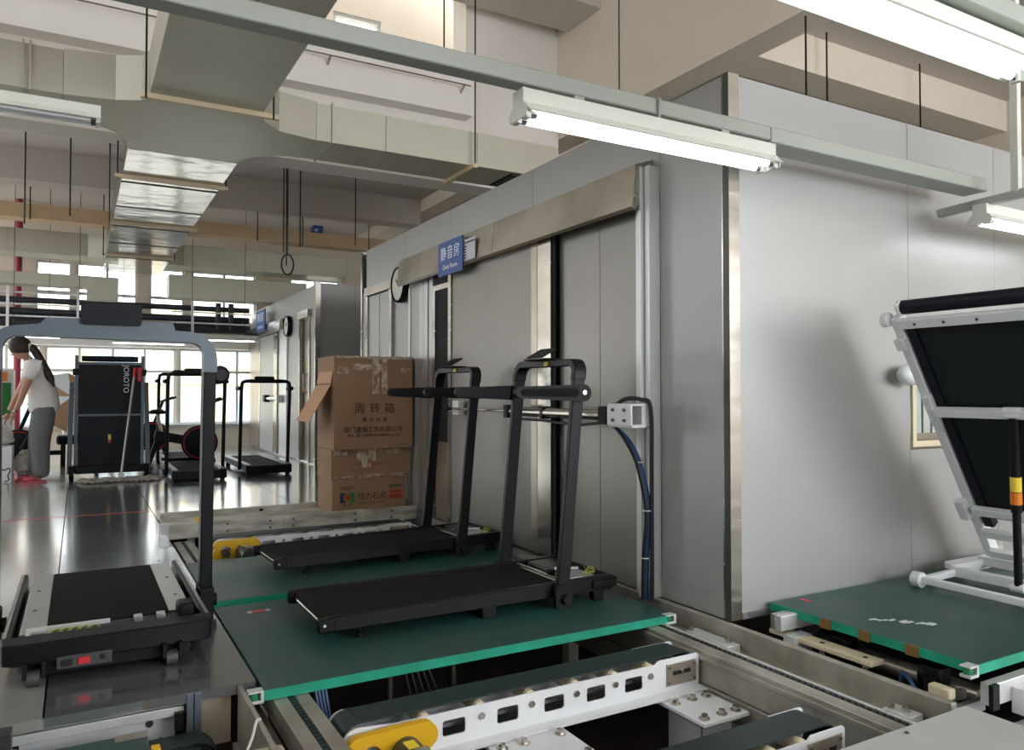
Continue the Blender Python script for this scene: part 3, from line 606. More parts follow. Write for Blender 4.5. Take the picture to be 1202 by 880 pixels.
# lift conveyors with slotted white side plate
def lift(label, x0, x1, y, z, motor=True):
    t = thing('transfer_conveyor', label, 'conveyor', ((x0+x1)/2, y, z-.14), group='short belt transfer conveyors')
    L = x1-x0; H = .125
    outer = [(0, -H), (L, -H)]+arc(L-.015, -.015, .015, 0, 90, 3)+[(L*.86, 0), (L*.845, -.012), (.18, -.012)]+arc(.055, -.06, .06, 100, 200, 6)+[(0, -H)]
    outer = outer[:-1]
    holes = [rrect(cx*L-.042, cx*L+.042, -.092, -.04, .010)[::-1] for cx in (.26, .40, .53, .655, .775)]
    B().plate(outer, holes, .006, on_y(x0, y, z)).build('side_plate', 'white', t)
    B().plate(outer, [], .006, on_y(x0, y+.16, z)).build('side_plate', 'white', t)
    B().box(x0, x1, y-.055, y+.0, z-H-.008, z-H).build('base_flange', 'white', t)
    # belt loop
    pts = arc(x0+.06, z-.055, .058, 90, 270, 8)+arc(x1-.06, z-.055, .058, -90, 90, 8); pts.append(pts[0])
    B().sweep(pts, .003, y+.022, y+.145).build('belt', 'belt', t, smooth=True)
    for cx in (.19, .33, .465, .595, .715, .83):
        B().cyl((x0+cx*L, y+.005, z-.03), (x0+cx*L, y+.155, z-.03), .024, 14).build('roller', 'cream_wood', t, smooth=True)
        B().lathe([(0, -.006), (.012, -.006), (.012, 0), (0, 0)], (x0+cx*L, y-.004, z-.05), 'y', 6).build('bolt', 'steel', t)
    for zz in (-.06, -.085): B().box(x0+.15, x1-.12, y+.06, y+.075, z+zz-.006, z+zz+.006).build('inner_bar', 'alu', t)
    tp = B().box(x1-.17, x1-.02, y-.008, y-.003, z-.105, z-.02).build('tension_plate', 'steel_smudge', t, bev=.001)
    B().box(x1-.14, x1-.05, y-.010, y-.008, z-.065, z-.05).build('slot', 'dark', tp)
    B().cyl((x1-.095, y-.016, z-.057), (x1-.095, y-.008, z-.057), .008, 8).build('bolt', 'steel', tp)
    for a in (.16, .03):
        for c_ in (.093, .032): B().cyl((x1-a, y-.013, z-c_), (x1-a, y-.008, z-c_), .006, 8).build('bolt', 'steel', tp)
    if motor:
        ml = [(0, -.03)]+arc(.02, -.05, .045, 160, 90, 4)+[(.15, -.0)]+arc(.235, -.045, .045, 90, -30, 6)+[(.20, -.13), (.0, -.16), (-.03, -.1)]
        B().plate(ml, [rrect(.025, .09, -.10, -.038, .030)[::-1]], .03, on_y(x0+.02, y-.04, z-.005)).build('motor_mount', 'yellow', t, bev=.003)
        mo = B().lathe([(0, -.20), (.045, -.20), (.05, -.19), (.052, -.0), (0, 0)], (x0+.19, y-.055, z-.088), 'y', 24).build('motor', 'motor', t, smooth=True)
        B().box(x0+.165, x0+.20, y-.14, y-.09, z-.038, z-.0345).build('label_plate', 'yellow_lab', mo); B().box(x0+.175, x0+.22, y-.20, y-.15, z-.038, z-.034).build('label_plate', 'alu', mo)
        B().cyl((x0+.075, y-.12, z-.085), (x0+.075, y-.03, z-.085), .022, 14).build('shaft', 'motor', t, smooth=True)
    return t
lift('near white slotted transfer conveyor with yellow motor mount in front of the pallet', .72, 2.185, 2.34, -.045)
lift('white slotted conveyor behind the second treadmill pallet with yellow motor mount', .78, 2.185, 5.40, .03)
lift('dark belt conveyor cut off at the bottom edge beside the grey table', 1.0, 2.10, 1.60, -.04, False)
# support plates with bolts
def support(label, x0, x1, y0, y1, z):
    t = thing('support_stand', label, 'stand', ((x0+x1)/2, (y0+y1)/2, -.62), group='bolted conveyor stands')
    B().box(x0, x1, y0, y1, z-.014, z).build('top_plate', 'white_dirty' if False else 'white', t, bev=.002)
    B().box(x0+.03, x1-.01, y0+.03, y1-.02, z-.035, z-.014).build('under_plate', 'steel_smudge', t)
    for (a, b) in ((.02, .02), (.09, .04)): pass
    for x in (x0+.035, x0+.12, x1-.035):
        for y in (y0+.035, y1-.12):
            bo = B().lathe([(0, 0), (.020, 0), (.020, .004), (.0, .004)], (x, y, z), 'z', 16).build('washer', 'steel', t)
            B().lathe([(0, .004), (.013, .004), (.013, .018), (.0, .02)], (x, y, z), 'z', 6).build('bolt_head', 'steel', bo)
    B().box(x0+.05, x0+.09, y0+.06, y1-.06, -.62, z-.035).box(x1-.09, x1-.05, y0+.06, y1-.06, -.62, z-.035).build('column', 'alu_white', t, bev=.004)
    B().cyl(((x0+x1)/2, y0+.08, -.62), ((x0+x1)/2, y0+.08, z-.035), .02, 14).build('guide_rod', 'chrome', t, smooth=True)
    for zz in (-.3, -.45): B().box(x0+.04, x1-.04, y0+.05, y0+.06, zz, zz+.1).build('cross_plate', 'alu', t)
support('white bolted support plate under the right end of the near transfer conveyor', 1.95, 2.175, 2.06, 2.37, -.180)
support('white bolted support plate in the middle of the near transfer conveyor', 1.20, 1.50, 2.05, 2.37, -.180)
# pit contents
lb = thing('lower_belt_conveyor', 'dark green conveyor belt low in the pit', 'conveyor', (1.7, 2.0, -.6))
B().box(1.1, 2.1, 1.75, 1.95, -.42, -.38).build('belt', 'belt', lb, bev=.01); B().box(1.1, 2.1, 1.95, 1.96, -.45, -.37).build('frame_side', 'alu', lb)
B().box(1.2, 1.25, 1.8, 1.9, -.62, -.42).box(1.95, 2.0, 1.8, 1.9, -.62, -.42).build('legs_bar', 'alu', lb)
for k, (x, y) in enumerate(((1.50, 3.2), (1.16, 3.1))):
    f = thing('levelling_foot', ['silver levelling foot in the dark pit right of centre', 'silver levelling foot in the dark pit left of centre'][k], 'foot', (x, y, -.62))
    B().cyl((x, y, -.60), (x, y, -.12), .018, 12).build('rod', 'steel', f, smooth=True); B().lathe([(0, 0), (.05, 0), (.045, .015), (.02, .02), (0, .02)], (x, y, -.62), 'z', 18).build('pad', 'motor', f)
    B().box(x-.05, x+.05, y-.03, y+.03, -.12, -.06).build('bracket', 'alu', f)
pc = thing('pit_cables', 'tangle of dark cables hanging in the pit under the near pallet', 'cable', (1.25, 3.1, -.62))
for k in range(5): B().tube(smooth_path([(1.2+.02*k, 3.1, -.06), (1.24+.03*k, 3.05, -.3), (1.3+.03*k, 3.0+.02*k, -.5), (1.4+.04*k, 3.1, -.61)]), .006, 6).build('cable', 'cable_dark', pc, smooth=True)
bc = thing('blue_hose', 'blue hoses under the left corner of the near pallet', 'cable', (.8, 2.6, -.62))
for k in range(4): B().tube(smooth_path([(.74+.012*k, 2.72, -.05), (.76+.01*k, 2.66, -.2), (.80+.01*k, 2.6, -.4), (.84, 2.6+.01*k, -.61)]), .006, 6).build('hose', 'cable_blue', bc, smooth=True)
# cabinet behind right
wc = thing('control_cabinet', 'light grey steel cabinet side under the right chain rail', 'cabinet', (2.42, 1.8, -.62))
B().box(2.22, 2.24, 1.62, 2.22, -.62, -.12).build('side_panel', 'white', wc, bev=.012)

# white guard frame and platform behind
pf = thing('stop_platform', 'scuffed cream steel platform crossing the line in front of the cartons', 'platform', (1.5, 6.1, -.05))
B().box(.56, 1.35, 5.86, 5.90, -.03, .075).build('front_beam', 'white_dirty', pf, bev=.003); B().box(1.353, 2.42, 5.86, 5.90, -.03, .075).build('front_beam', 'white_dirty', pf, bev=.003)
B().box(.56, 2.42, 5.90, 6.50, .0, .03).build('deck', 'white_dirty', pf, bev=.003); B().box(.56, 2.42, 6.50, 6.58, -.03, .06).build('rear_beam', 'white_dirty', pf, bev=.003)
B().box(.50, .56, 5.84, 5.92, -.05, .08).build('end_cap', 'alu', pf)
for x in (.95, 1.25, 1.42, 1.9, 2.2):
    for z in (.0, .05): B().cyl((x, 5.852, z), (x, 5.86, z), .008, 8).build('bolt', 'motor', pf)
B().box(1.3, 1.33, 6.495, 6.505, .02, .05).build('slot', 'dark', pf)
for x in (.7, 1.5, 2.3): B().box(x, x+.05, 6.0, 6.05, -.62, 0).build('leg', 'alu', pf)
yb = thing('limit_switch', 'small yellow switch block on the left end of the cream platform', 'switch', (.79, 5.95, .03))
B().box(.75, .83, 5.93, 5.98, .03, .10).build('body', 'yellow', yb, bev=.004); B().box(.83, .86, 5.94, 5.97, .04, .08).build('tab', 'yellow', yb, bev=.002); B().cyl((.79, 5.93, .07), (.79, 5.92, .07), .012, 10).build('button', 'orange', yb)

# table apron at the front edge of the steel floor (seen from the pit)
ap = thing('table_frame', 'aluminium profile frame supporting the front of the steel floor', 'frame', (0, 2.8, -.62))
B().box(-1.2, .548, 2.775, 2.80, -.036, -.005).build('top_rail', 'alu', ap, bev=.002)
B().box(-1.2, .32, 2.79, 2.82, -.075, -.045).build('second_rail', 'alu_white', ap, bev=.002)
B().box(.325, .345, 2.76, 2.79, -.62, -.005).box(.348, .37, 2.76, 2.79, -.62, -.005).build('post', 'grey_frame', ap, bev=.002)
B().box(-1.2, -.16, 2.70, 2.76, -.62, .0).build('cover_plate', 'motor', ap)
for k in range(4): B().box(-.15, .30, 2.86, 2.875, -.08-.14*(k+1), -.085-.14*k).build('back_board', 'white', ap, bev=.002)
B().lathe([(0, -.004), (.012, -.004), (.012, 0), (0, 0)], (.22, 2.86, -.11), 'y', 14).build('bolt', 'motor', ap)
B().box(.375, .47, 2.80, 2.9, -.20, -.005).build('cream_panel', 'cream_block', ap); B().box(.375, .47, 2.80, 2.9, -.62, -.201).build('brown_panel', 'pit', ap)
hn = B().box(.29, .318, 2.77, 2.80, -.12, -.06).build('hinge', 'blackm', ap, bev=.003)
lp = thing('lower_pallet', 'worn green board edge low under the steel floor at bottom left', 'board', (0, 2.6, -.15))
B().prism([(-.14, 2.42), (.20, 2.42), (.20, 2.68), (.11, 2.70), (-.14, 2.70)], 'z', -.10, -.07).build('sheet', 'board', lp, bev=.003); B().box(.11, .20, 2.655, 2.70, -.069, -.066).build('torn_patch', 'alu_dirty', lp)
B().box(.165, .205, 2.42, 2.44, -.11, -.07).build('edge_strip', 'board_edge', lp); B().box(.20, .225, 2.5, 2.54, -.12, -.05).build('brass_block', 'yellow', lp, bev=.003)
B().box(-.1, -.05, 2.5, 2.6, -.62, -.10).box(.1, .15, 2.5, 2.6, -.62, -.10).build('bearer', 'alu', lp)
tb = thing('toothed_belt', 'dark ribbed drive belt under the steel floor beside the green board', 'belt', (.25, 2.6, -.62))
b = B(); n = 40
pts = arc(.20, -.19, .075, 180, 90, 6)+arc(.33, -.19, .075, 90, -20, 8)
b.sweep(pts, .006, 2.62, 2.72)
for i in range(len(pts)-1):
    for s_ in (0, .33, .66):
        p = Vector(pts[i]).lerp(Vector(pts[i+1]), s_); b.cyl((p.x, 2.62, p.y+.006), (p.x, 2.72, p.y+.006), .004, 5)
b.build('ribbed_band', 'belt', tb); B().cyl((.27, 2.63, -.2), (.27, 2.71, -.2), .06, 20).build('pulley', 'cream_wood', tb, smooth=True); B().cyl((.27, 2.67, -.62), (.27, 2.67, -.2), .015, 8).build('stand', 'alu', tb)
bx = thing('black_drive_unit', 'black enclosure with grey post at the bottom left corner', 'machine', (-.3, 2.4, -.62))
B().box(-.6, -.165, 2.35, 2.6, -.62, .0).build('housing', 'black', bx, bev=.006); B().box(-.163, -.128, 2.36, 2.40, -.62, .07).build('post', 'alu_dirty', bx, bev=.003)
B().box(-.6, -.17, 2.36, 2.40, .01, .05).build('lid_rail', 'blackm', bx, bev=.003)
B().tube(smooth_path([(-.4, 2.34, -.05), (-.25, 2.33, -.02), (-.2, 2.33, -.06), (-.18, 2.34, -.05)]), .004, 6).build('wire', 'cable_white', bx, smooth=True)
# cast bracket with cable in the gap
cb = thing('side_channel', 'grey steel channel with cast cable bracket left of the chain rail', 'channel', (.5, 2.3, -.62))
B().box(.485, .500, 1.9, 2.76, -.22, -.0).build('web', 'alu_dirty', cb, bev=.002); B().box(.47, .485, 2.3, 2.76, -.22, -.19).build('lip', 'alu_dirty', cb)
B().box(.40, .53, 2.05, 2.30, -.09, -.02).build('casting', 'cream_block', cb, bev=.012); B().cyl((.44, 2.24, -.02), (.44, 2.24, -.012), .014, 12).build('bolt', 'motor', cb); B().cyl((.49, 2.24, -.02), (.49, 2.24, -.012), .014, 12).build('bolt', 'motor', cb)
B().tube(smooth_path([(.37, 2.26, -.10), (.41, 2.28, -.05), (.45, 2.34, -.015), (.48, 2.42, .004), (.495, 2.44, .002)]), .0045, 8).build('cable', 'cable_white', cb, smooth=True)
B().box(.43, .49, 2.1, 2.2, -.62, -.08).build('leg', 'alu_dirty', cb)

# bottom right table and right hand side machine
tr = thing('grey_work_table', 'plain light grey steel table top at the bottom right corner', 'table', (2.2, 1.2, -.62))
B().box(1.5, 2.48, .6, 1.44, -.03, .0).build('table_top', 'table', tr, bev=.002); B().lathe([(0, 0), (.007, 0), (.007, .003), (0, .003)], (2.13, 1.41, 0), 'z', 10).build('screw', 'motor', tr)
for x in (1.55, 2.40): B().box(x, x+.04, .65, .69, -.62, -.03).box(x, x+.04, 1.36, 1.40, -.62, -.03).build('leg_pair', 'alu', tr)
mb = thing('side_machine_base', 'white painted beam and lower deck right of the grey table', 'machine', (3.1, 1.45, -.62))
B().box(2.74, 4.6, 1.50, 1.54, -.08, -.005).build('top_beam', 'alu_white', mb, bev=.003); B().box(2.72, 2.76, 1.485, 1.50, -.085, -.0).build('end_plate', 'blackm', mb)
B().box(2.86, 4.4, 1.42, 1.50, -.12, -.03).build('clamp_plate', 'white', mb, bev=.002)
for x in (2.92, 3.12): B().lathe([(0, -.01), (.010, -.01), (.010, 0), (0, 0)], (x, 1.42, -.06), 'y', 6).build('bolt', 'steel', mb)
B().box(2.50, 4.6, .7, 1.40, -.22, -.16).build('lower_deck', 'white', mb, bev=.003); B().box(2.52, 4.6, 1.44, 1.50, -.2, -.16).build('lower_beam', 'alu_white', mb)
B().box(2.6, 2.66, 1.0, 1.06, -.62, -.22).box(4.2, 4.26, 1.0, 1.06, -.62, -.22).build('leg_pair', 'alu', mb)
B().box(2.56, 2.78, 1.56, 2.40, -.16, -.12).build('pan', 'white_dirty', mb)
B().box(2.80, 4.5, 1.56, 2.44, -.22, -.18).build('pan', 'blackm', mb)
B().box(2.58, 2.62, 1.55, 2.1, -.12, -.09).build('bar', 'alu', mb, bev=.002); B().box(2.62, 2.80, 1.555, 1.58, -.12, -.08).build('bar', 'alu', mb, bev=.002)
B().box(2.62, 2.80, 1.62, 1.645, -.10, -.07).build('bar', 'alu_dirty', mb, bev=.002); B().box(2.66, 2.70, 1.60, 1.68, -.08, -.04).build('block', 'cream_wood', mb, bev=.006)
rm = thing('drive_roller', 'black motorised roller with clamp blocks under the right pallet edge', 'roller', (2.85, 2.0, -.18))
B().cyl((2.86, 1.6, -.10), (2.86, 2.28, -.10), .035, 20).build('roller_tube', 'steel_smudge', rm, smooth=True)
for y in (2.20, 2.10, 1.74): B().cyl((2.85, y, -.075), (2.85, y+.07, -.075), .05, 20).build('collar', 'black', rm, smooth=True)
for y in (2.10, 1.70): B().box(2.77, 2.84, y, y+.07, -.18, -.02).build('clamp', 'blackm', rm, bev=.006); B().cyl((2.76, y+.03, -.11), (2.76, y+.03, -.05), .022, 10).build('nozzle', 'blackm', rm)
B().tube(smooth_path([(2.76, 1.85, -.11), (2.73, 1.82, -.06), (2.72, 1.78, -.08), (2.70, 1.74, -.11), (2.70, 1.70, -.09)]), .008, 8).build('hose', 'cable_blue', rm, smooth=True)
B().tube(smooth_path([(2.83, 2.40, -.1), (2.80, 2.42, -.04), (2.80, 2.38, .0), (2.80, 2.35, -.08)]), .012, 8).build('hose', 'cable_blue', rm, smooth=True)
pk = thing('cream_plank', 'cream plastic plank on posts beside the booth corner rail', 'plank', (2.72, 2.15, -.12))
B().box(2.655, 2.735, 1.90, 2.40, -.055, -.035).build('strip', 'cream_wood', pk, bev=.004)
for y in (1.95, 2.15, 2.34): B().cyl((2.69, y, -.12), (2.69, y, -.055), .012, 10).build('post', 'steel', pk, smooth=True); B().cyl((2.69, y, -.035), (2.69, y, -.033), .010, 10).build('screw', 'motor', pk)
pe = thing('profile_end', 'stacked aluminium profile ends at the foot of the booth corner', 'profile', (2.68, 2.4, -.12))
B().box(2.62, 2.84, 2.30, 2.335, -.02, .045).build('upper_profile', 'alu_white', pe, bev=.003); B().box(2.62, 2.84, 2.335, 2.36, -.02, .045).build('upper_profile', 'alu', pe, bev=.003)
B().box(2.63, 2.74, 2.24, 2.30, -.12, -.03).build('lower_profile', 'alu_white', pe, bev=.003); B().box(2.54, 2.62, 2.30, 2.36, -.12, -.06).build('lower_profile', 'alu_white', pe, bev=.003)

# ================================================================== CARTONS
def carton(name, label, x0, x1, y0, y1, z0, z1, flap=False):
    t = thing(name, label, 'box', ((x0+x1)/2, (y0+y1)/2, z0), group='cardboard cartons')
    w = .006
    B().box(x0, x1, y0, y0+w, z0, z1).build('front_panel', 'card', t, bev=.002); B().box(x0, x1, y1-w, y1, z0, z1).build('rear_panel', 'card', t)
    B().box(x0, x0+w, y0+w, y1-w, z0, z1).build('side_panel', 'card', t); B().box(x1-w, x1, y0+w, y1-w, z0, z1).build('side_panel', 'card', t)
    B().box(x0+w, x1-w, y0+w, y1-w, z0, z0+w).build('bottom_panel', 'card', t)
    for a, b in ((y0+.002, (y0+y1)/2-.002), ((y0+y1)/2+.002, y1-.002)): B().box(x0+.002, x1-.002, a, b, z1-.003, z1+.003).build('top_flap', 'card', t)
    return t
c1 = carton('carton', 'bottom printed carton with red, green and navy logo', 1.775, 2.40, 6.06, 6.48, .03, .30)
def wrinkle(x0, x1, z0, z1, y, parent, n=9, amp=.003):
    b = B(); nx = n; nz = 6; vs = []
    for i in range(nx+1):
        for j in range(nz+1): vs.append((x0+(x1-x0)*i/nx, y-.001-random.random()*amp, z0+(z1-z0)*j/nz+(random.uniform(-.006, .006) if 0 < j < nz else random.uniform(-.004, .004))))
    fs = [(i*(nz+1)+j, (i+1)*(nz+1)+j, (i+1)*(nz+1)+j+1, i*(nz+1)+j+1) for i in range(nx) for j in range(nz)]
    b.add(vs, fs); return b.build('packing_tape', 'tape', parent)
tx = lambda s_, sz, x, z, y, m, par, **k: B().text(s_, sz, on_y(x, y, z), **k).build('lettering', m, par, kind='stuff')
yf = 6.0585
B().box(1.84, 1.87, yf-.001, yf, .11, .19).box(1.87, 1.885, yf-.001, yf, .175, .19).box(1.87, 1.885, yf-.001, yf, .11, .125).build('logo_shape', 'ink_navy', c1)
B().box(1.93, 1.96, yf-.001, yf, .11, .19).box(1.915, 1.93, yf-.001, yf, .175, .19).box(1.915, 1.93, yf-.001, yf, .11, .125).build('logo_shape', 'ink_green', c1)
B().box(1.878, 1.922, yf-.002, yf-.001, .132, .172).build('logo_shape', 'ink_red', c1)
tx('恒 力', .032, 1.90, .088, yf, 'ink_navy', c1)
B().box(1.985, 1.988, yf-.001, yf, .08, .20).build('logo_rule', 'ink_green', c1)
tx('恒力石化', .062, 2.11, .15, yf, 'ink', c1); tx('HENGLI PETROCHEMICAL', .019, 2.11, .10, yf, 'ink', c1)
tx('涤纶DTY', .03, 2.31, .225, yf, 'ink_navy', c1)
B().box(2.26, 2.37, yf-.001, yf, .12, .155).box(2.26, 2.37, yf-.001, yf, .165, .19).build('red_stamp', 'ink_red', c1)
for k in range(3): B().box(1.84, 1.90+.02*(k+1), yf-.001, yf, .215+.01*k, .219+.01*k).build('print_line', 'ink', c1)
c3 = carton('carton', 'middle taped carton between the printed ones', 1.77, 2.44, 6.07, 6.48, .303, .535)
wrinkle(1.98, 2.14, .44, .535, 6.068, c3, amp=.012); wrinkle(1.78, 1.9, .49, .535, 6.068, c3, amp=.014); wrinkle(2.2, 2.36, .49, .535, 6.068, c3, amp=.014); wrinkle(1.78, 2.43, .305, .33, 6.066, c3, 22, .016); wrinkle(2.02, 2.1, .39, .44, 6.068, c3)
for a in ((1.94, 2.28, .365, .367), (1.94, 2.28, .435, .437), (1.94, 1.942, .367, .435), (2.278, 2.28, .367, .435)): B().box(a[0], a[1], 6.0675, 6.069, a[2], a[3]).build('frame_print', 'ink_red', c3)
tx('请勿倒置 注意防潮 轻拿轻放', .022, 2.11, .412, 6.0675, 'ink_red', c3); tx('恒力石化', .02, 2.11, .386, 6.0675, 'ink_red', c3)
c4 = carton('carton', 'top open-flapped cardboard carton printed with large characters', 1.775, 2.445, 6.02, 6.50, .541, 1.29)
Y4 = 6.0185
tx('周 转 箱', .092, 2.115, .865, Y4, 'ink', c4, sp=1.1); tx('粤 后 回 收', .042, 2.115, .775, Y4, 'ink', c4, sp=1.1)
tx('厦门墨瑞工贸有限公司', .05, 2.105, .695, Y4, 'ink', c4); tx('地址：厦门市同安区祥和路88号 643-128', .025, 2.105, .650, Y4, 'ink', c4)
wrinkle(2.09, 2.15, .99, 1.28, 6.018, c4, 4, .008); wrinkle(2.17, 2.22, .99, 1.28, 6.018, c4, 4, .008); wrinkle(1.80, 1.89, 1.15, 1.20, 6.018, c4, 6, .008); wrinkle(1.93, 2.2, 1.18, 1.23, 6.018, c4, 12, .008); wrinkle(2.34, 2.42, 1.16, 1.2, 6.018, c4, 5, .008); wrinkle(1.78, 2.44, 1.275, 1.295, 6.017, c4, 18, .008)
fm = Matrix.Translation((1.775, 6.05, 1.10)) @ Matrix.Rotation(math.radians(28), 4, 'Y')
B().box(-.006, 0, 0, .40, -.10, 0, Matrix.Translation((1.775, 6.05, 1.17)) @ Matrix.Rotation(math.radians(10), 4, 'Y')).build('side_flap', 'card_in', c4)
B().box(-.006, 0, 0, .40, -.34, 0, Matrix.Translation((1.757, 6.05, 1.06)) @ Matrix.Rotation(math.radians(30), 4, 'Y')).build('side_flap', 'card_in', c4)

# ================================================================== WALKING TREADMILLS
def walking_treadmill(label):
    r = thing('walking_treadmill', label, 'treadmill', group='black walking treadmills on the line')
    W = .53; X0 = -1.11
    for y in (0.0, W-.04):
        B().prism([(X0, .045), (.30, .045), (.34, .07), (.34, .10), (.30, .115), (X0+.02, .10), (X0, .095)], 'y', y, y+.035).build('side_rail', 'blackm', r, bev=.004)
        B().box(X0+.02, .0, y+.002, y+.030, .099, .104).build('rail_cap', 'black', r, bev=.002)
    pts = arc(X0+.035, .072, .026, 90, 270, 8)+arc(.02, .072, .026, -90, 90, 8); pts.append(pts[0])
    B().sweep(pts, .003, .04, W-.045).build('running_belt', 'rubber', r, smooth=True)
    B().box(X0+.05, .02, .045, W-.05, .055, .085).build('deck', 'black', r)
    B().cyl((X0+.005, -.005, .075), (X0+.005, W, .075), .006, 8).build('rear_axle', 'chrome', r)
    for y in (-.004, W-.04): B().box(X0-.02, X0+.05, y, y+.04, .045, .10).build('rear_cap', 'black', r, bev=.008)
    B().cyl((.055, .05, .085), (.055, W-.05, .085), .022, 16).build('front_roller', 'chrome', r, smooth=True)
    B().prism([(.08, .045), (.30, .045), (.345, .07), (.35, .10), (.32, .10), (.30, .08), (.10, .07)], 'y', .03, W-.035).build('front_tray', 'black', r, bev=.006)
    B().box(.11, .27, .30, .48, .075, .11).build('motor_block', 'motor', r, bev=.01); B().box(.12, .26, .08, .22, .075, .105).build('controller', 'alu', r, bev=.005)
    for k in range(3): B().tube(smooth_path([(.20, .09+.01*k, .10), (.23, .07, .125+.012*k), (.26, .08, .115), (.24, .12, .11), (.30, .16+.03*k, .115)]), .002, 6).build('wire', 'cable_yg', r, smooth=True)
    B().cyl((.13, .24, .115), (.24, .19, .115), .008, 8).build('silver_bar', 'alu_white', r)
    for x, w in ((-.40, .07), (.20, .06)):
        for y in (.0, W-.045): B().box(x, x+w, y, y+.04, .0, .05).build('foot', 'black', r, bev=.004)
    for y in (.03, W-.06): B().lathe([(0, 0), (.016, 0), (.016, .02), (.006, .024), (.006, .045), (0, .045)], (-.95, y, 0), 'z', 12).build('levelling_foot', 'black', r)
    B().box(.19, .33, -.012, .01, .06, .098).build('side_cover', 'black', r, bev=.005)
    # posts + arch: side profile posts leaning forward, joined on top by a flat bar
    for s, y in ((0, -.03), (1, W)):
        path = [(0.0, .03), (.02, .2), (.075, .80), (.095, 1.0), (.10, 1.08)]
        B().sweep(path, [.033, .032, .030, .030, .032], y, y+.03).build('post', 'blackm', r, bev=.004)
        B().plate(rrect(-.045, .045, -.005, .11, .03), [], .02, on_y(.0, y-.006 if s == 0 else y+.036, .0)).build('pivot_plate', 'black', r, bev=.003)
        k = B().lathe([(0, -.022), (.02, -.022), (.024, -.012), (.024, 0), (0, 0)], (.005, y-.015 if s == 0 else y+.068, .045), 'y', 18).build('pivot_knob', 'black', r, smooth=True)
    # arch
    R = .055; y0 = -.015; y1 = W+.015; zt = 1.145
    ap = [(y0, 1.06)]+arc(y0+R, zt-R, R, 180, 90, 6)+arc(y1-R, zt-R, R, 90, 0, 6)+[(y1, 1.06)]
    b = B(); n = len(ap); vs = []
    for i, (yy, zz) in enumerate(ap):
        a = Vector(ap[max(i-1, 0)]); c_ = Vector(ap[min(i+1, n-1)]); tt = (c_-a).normalized(); nn = Vector((-tt.y, tt.x))
        hw = .017; zx = .10+(zz-1.06)*.15
        for (dx, sgn) in ((-.034, 1), (-.034, -1), (.034, -1), (.034, 1)): vs.append((zx+dx, yy+nn.x*hw*sgn, zz+nn.y*hw*sgn))
    fs = [(0, 1, 2, 3), tuple(4*(n-1)+k for k in (3, 2, 1, 0))]
    for i in range(n-1):
        for k in range(4): fs.append((4*i+k, 4*i+4+k, 4*i+4+(k+1) % 4, 4*i+(k+1) % 4))
    b.add(vs, fs).build('top_bar', 'blackm', r, bev=.004)
    B().box(.070, .078, W*.40, W*.40+.035, zt-.012, zt+.008).build('yellow_label', 'yellow_lab', r)
    for s, y in ((0, -.062), (1, W+.032)):
        cx = .10; L = .34
        o = [(cx-L-.0+.0, 0)]
        o = arc(cx-L, 0, .026, 90, 270, 7)+arc(cx+.005, -.002, .040, -90, 90, 9)
        B().plate(o, [], .03, on_y(0, y+.015, 1.0)).build('handle', 'black', r, bev=.008, seg=3)
        o2 = arc(cx-L+.02, 0, .016, 90, 270, 6)+arc(cx-.05, -.0, .022, -90, 90, 7)
        B().plate(o2, [], .006, on_y(0, y-.002 if s == 0 else y+.032, 1.0)).build('grip_pad', 'rubber', r, bev=.002)
        if s == 0: B().lathe([(0, -.004), (.011, -.004), (.011, 0), (0, 0)], (cx+.005, y, 1.0), 'y', 12).build('emblem', 'chrome', r)
    cn = B().box(.02, .12, W*.28, W*.68, zt+.015, zt+.024).build('console_base', 'black', r, bev=.004)
    B().box(-.004, .004, W*.34, W*.62, 0, .10, Matrix.Translation((.02, 0, zt+.028)) @ Matrix.Rotation(math.radians(62), 4, 'Y')).build('tablet_rest', 'black', cn, bev=.002)
    return r
w1 = walking_treadmill('nearer black walking treadmill with upright handle on the near pallet')
w2 = copy_tree(w1); w2['label'] = 'second black walking treadmill on the pallet behind, nearer the cartons'
w1.location = (1.965, 3.03, .0)
w2.location = (2.055, 4.29, .0); w2.rotation_euler = (0, 0, math.radians(3)); w2.scale = (1, .88, 1)

# ================================================================== FOREGROUND TREADMILL (left)
f3 = thing('treadmill', 'large black treadmill with blue-grey arch frame on the steel floor', 'treadmill', (.12, 4.0, 0))
XL, XR, YF, YB = -.225, .458, 3.155, 4.32
def skew(y): return 0
B().prism([(XL+.05, YF-.06), (XR-.05, YF-.06), (XR-.01, YF-.04), (XR, YF), (XR, YF+.05), (XL, YF+.05), (XL, YF), (XL+.01, YF-.04)], 'z', .07, .145).build('front_shell', 'black', f3, bev=.006)
B().prism([(XL+.08, YF-.03), (XR-.08, YF-.03), (XR-.05, YF+.04), (XL+.05, YF+.04)], 'z', .02, .07).build('lower_shell', 'black', f3, bev=.006)
for x0, x1 in ((XL, XL+.03), (XR-.03, XR)): B().box(x0, x1, YF+.05, YB, .06, .135).build('side_frame', 'blackm', f3, bev=.004)
for x0, x1 in ((XL, XL+.03), (XR-.03, XR)): B().box(x0+.004 if x0 < 0 else x1-.014, x0+.014 if x0 < 0 else x1-.004, YF+.07, YB-.01, .135, .140).build('trim_strip', 'alu', f3)
B().box(XL+.05, XL+.135, YF+.12, YB-.02, .115, .132).build('foot_rail', 'alu', f3, bev=.003); B().box(XR-.135, XR-.05, YF+.2, YB-.02, .115, .132).build('foot_rail', 'alu', f3, bev=.003)
for x in (XL+.085, XR-.085):
    for y in (YF+.45, YF+.8, YF+1.2): B().cyl((x, y, .132), (x, y, .134), .008, 8).build('screw', 'motor', f3)
pts = arc(YF+.20, .10, .03, 270, 90, 8)+arc(YB-.04, .10, .03, 90, -90, 8); pts.append(pts[0])
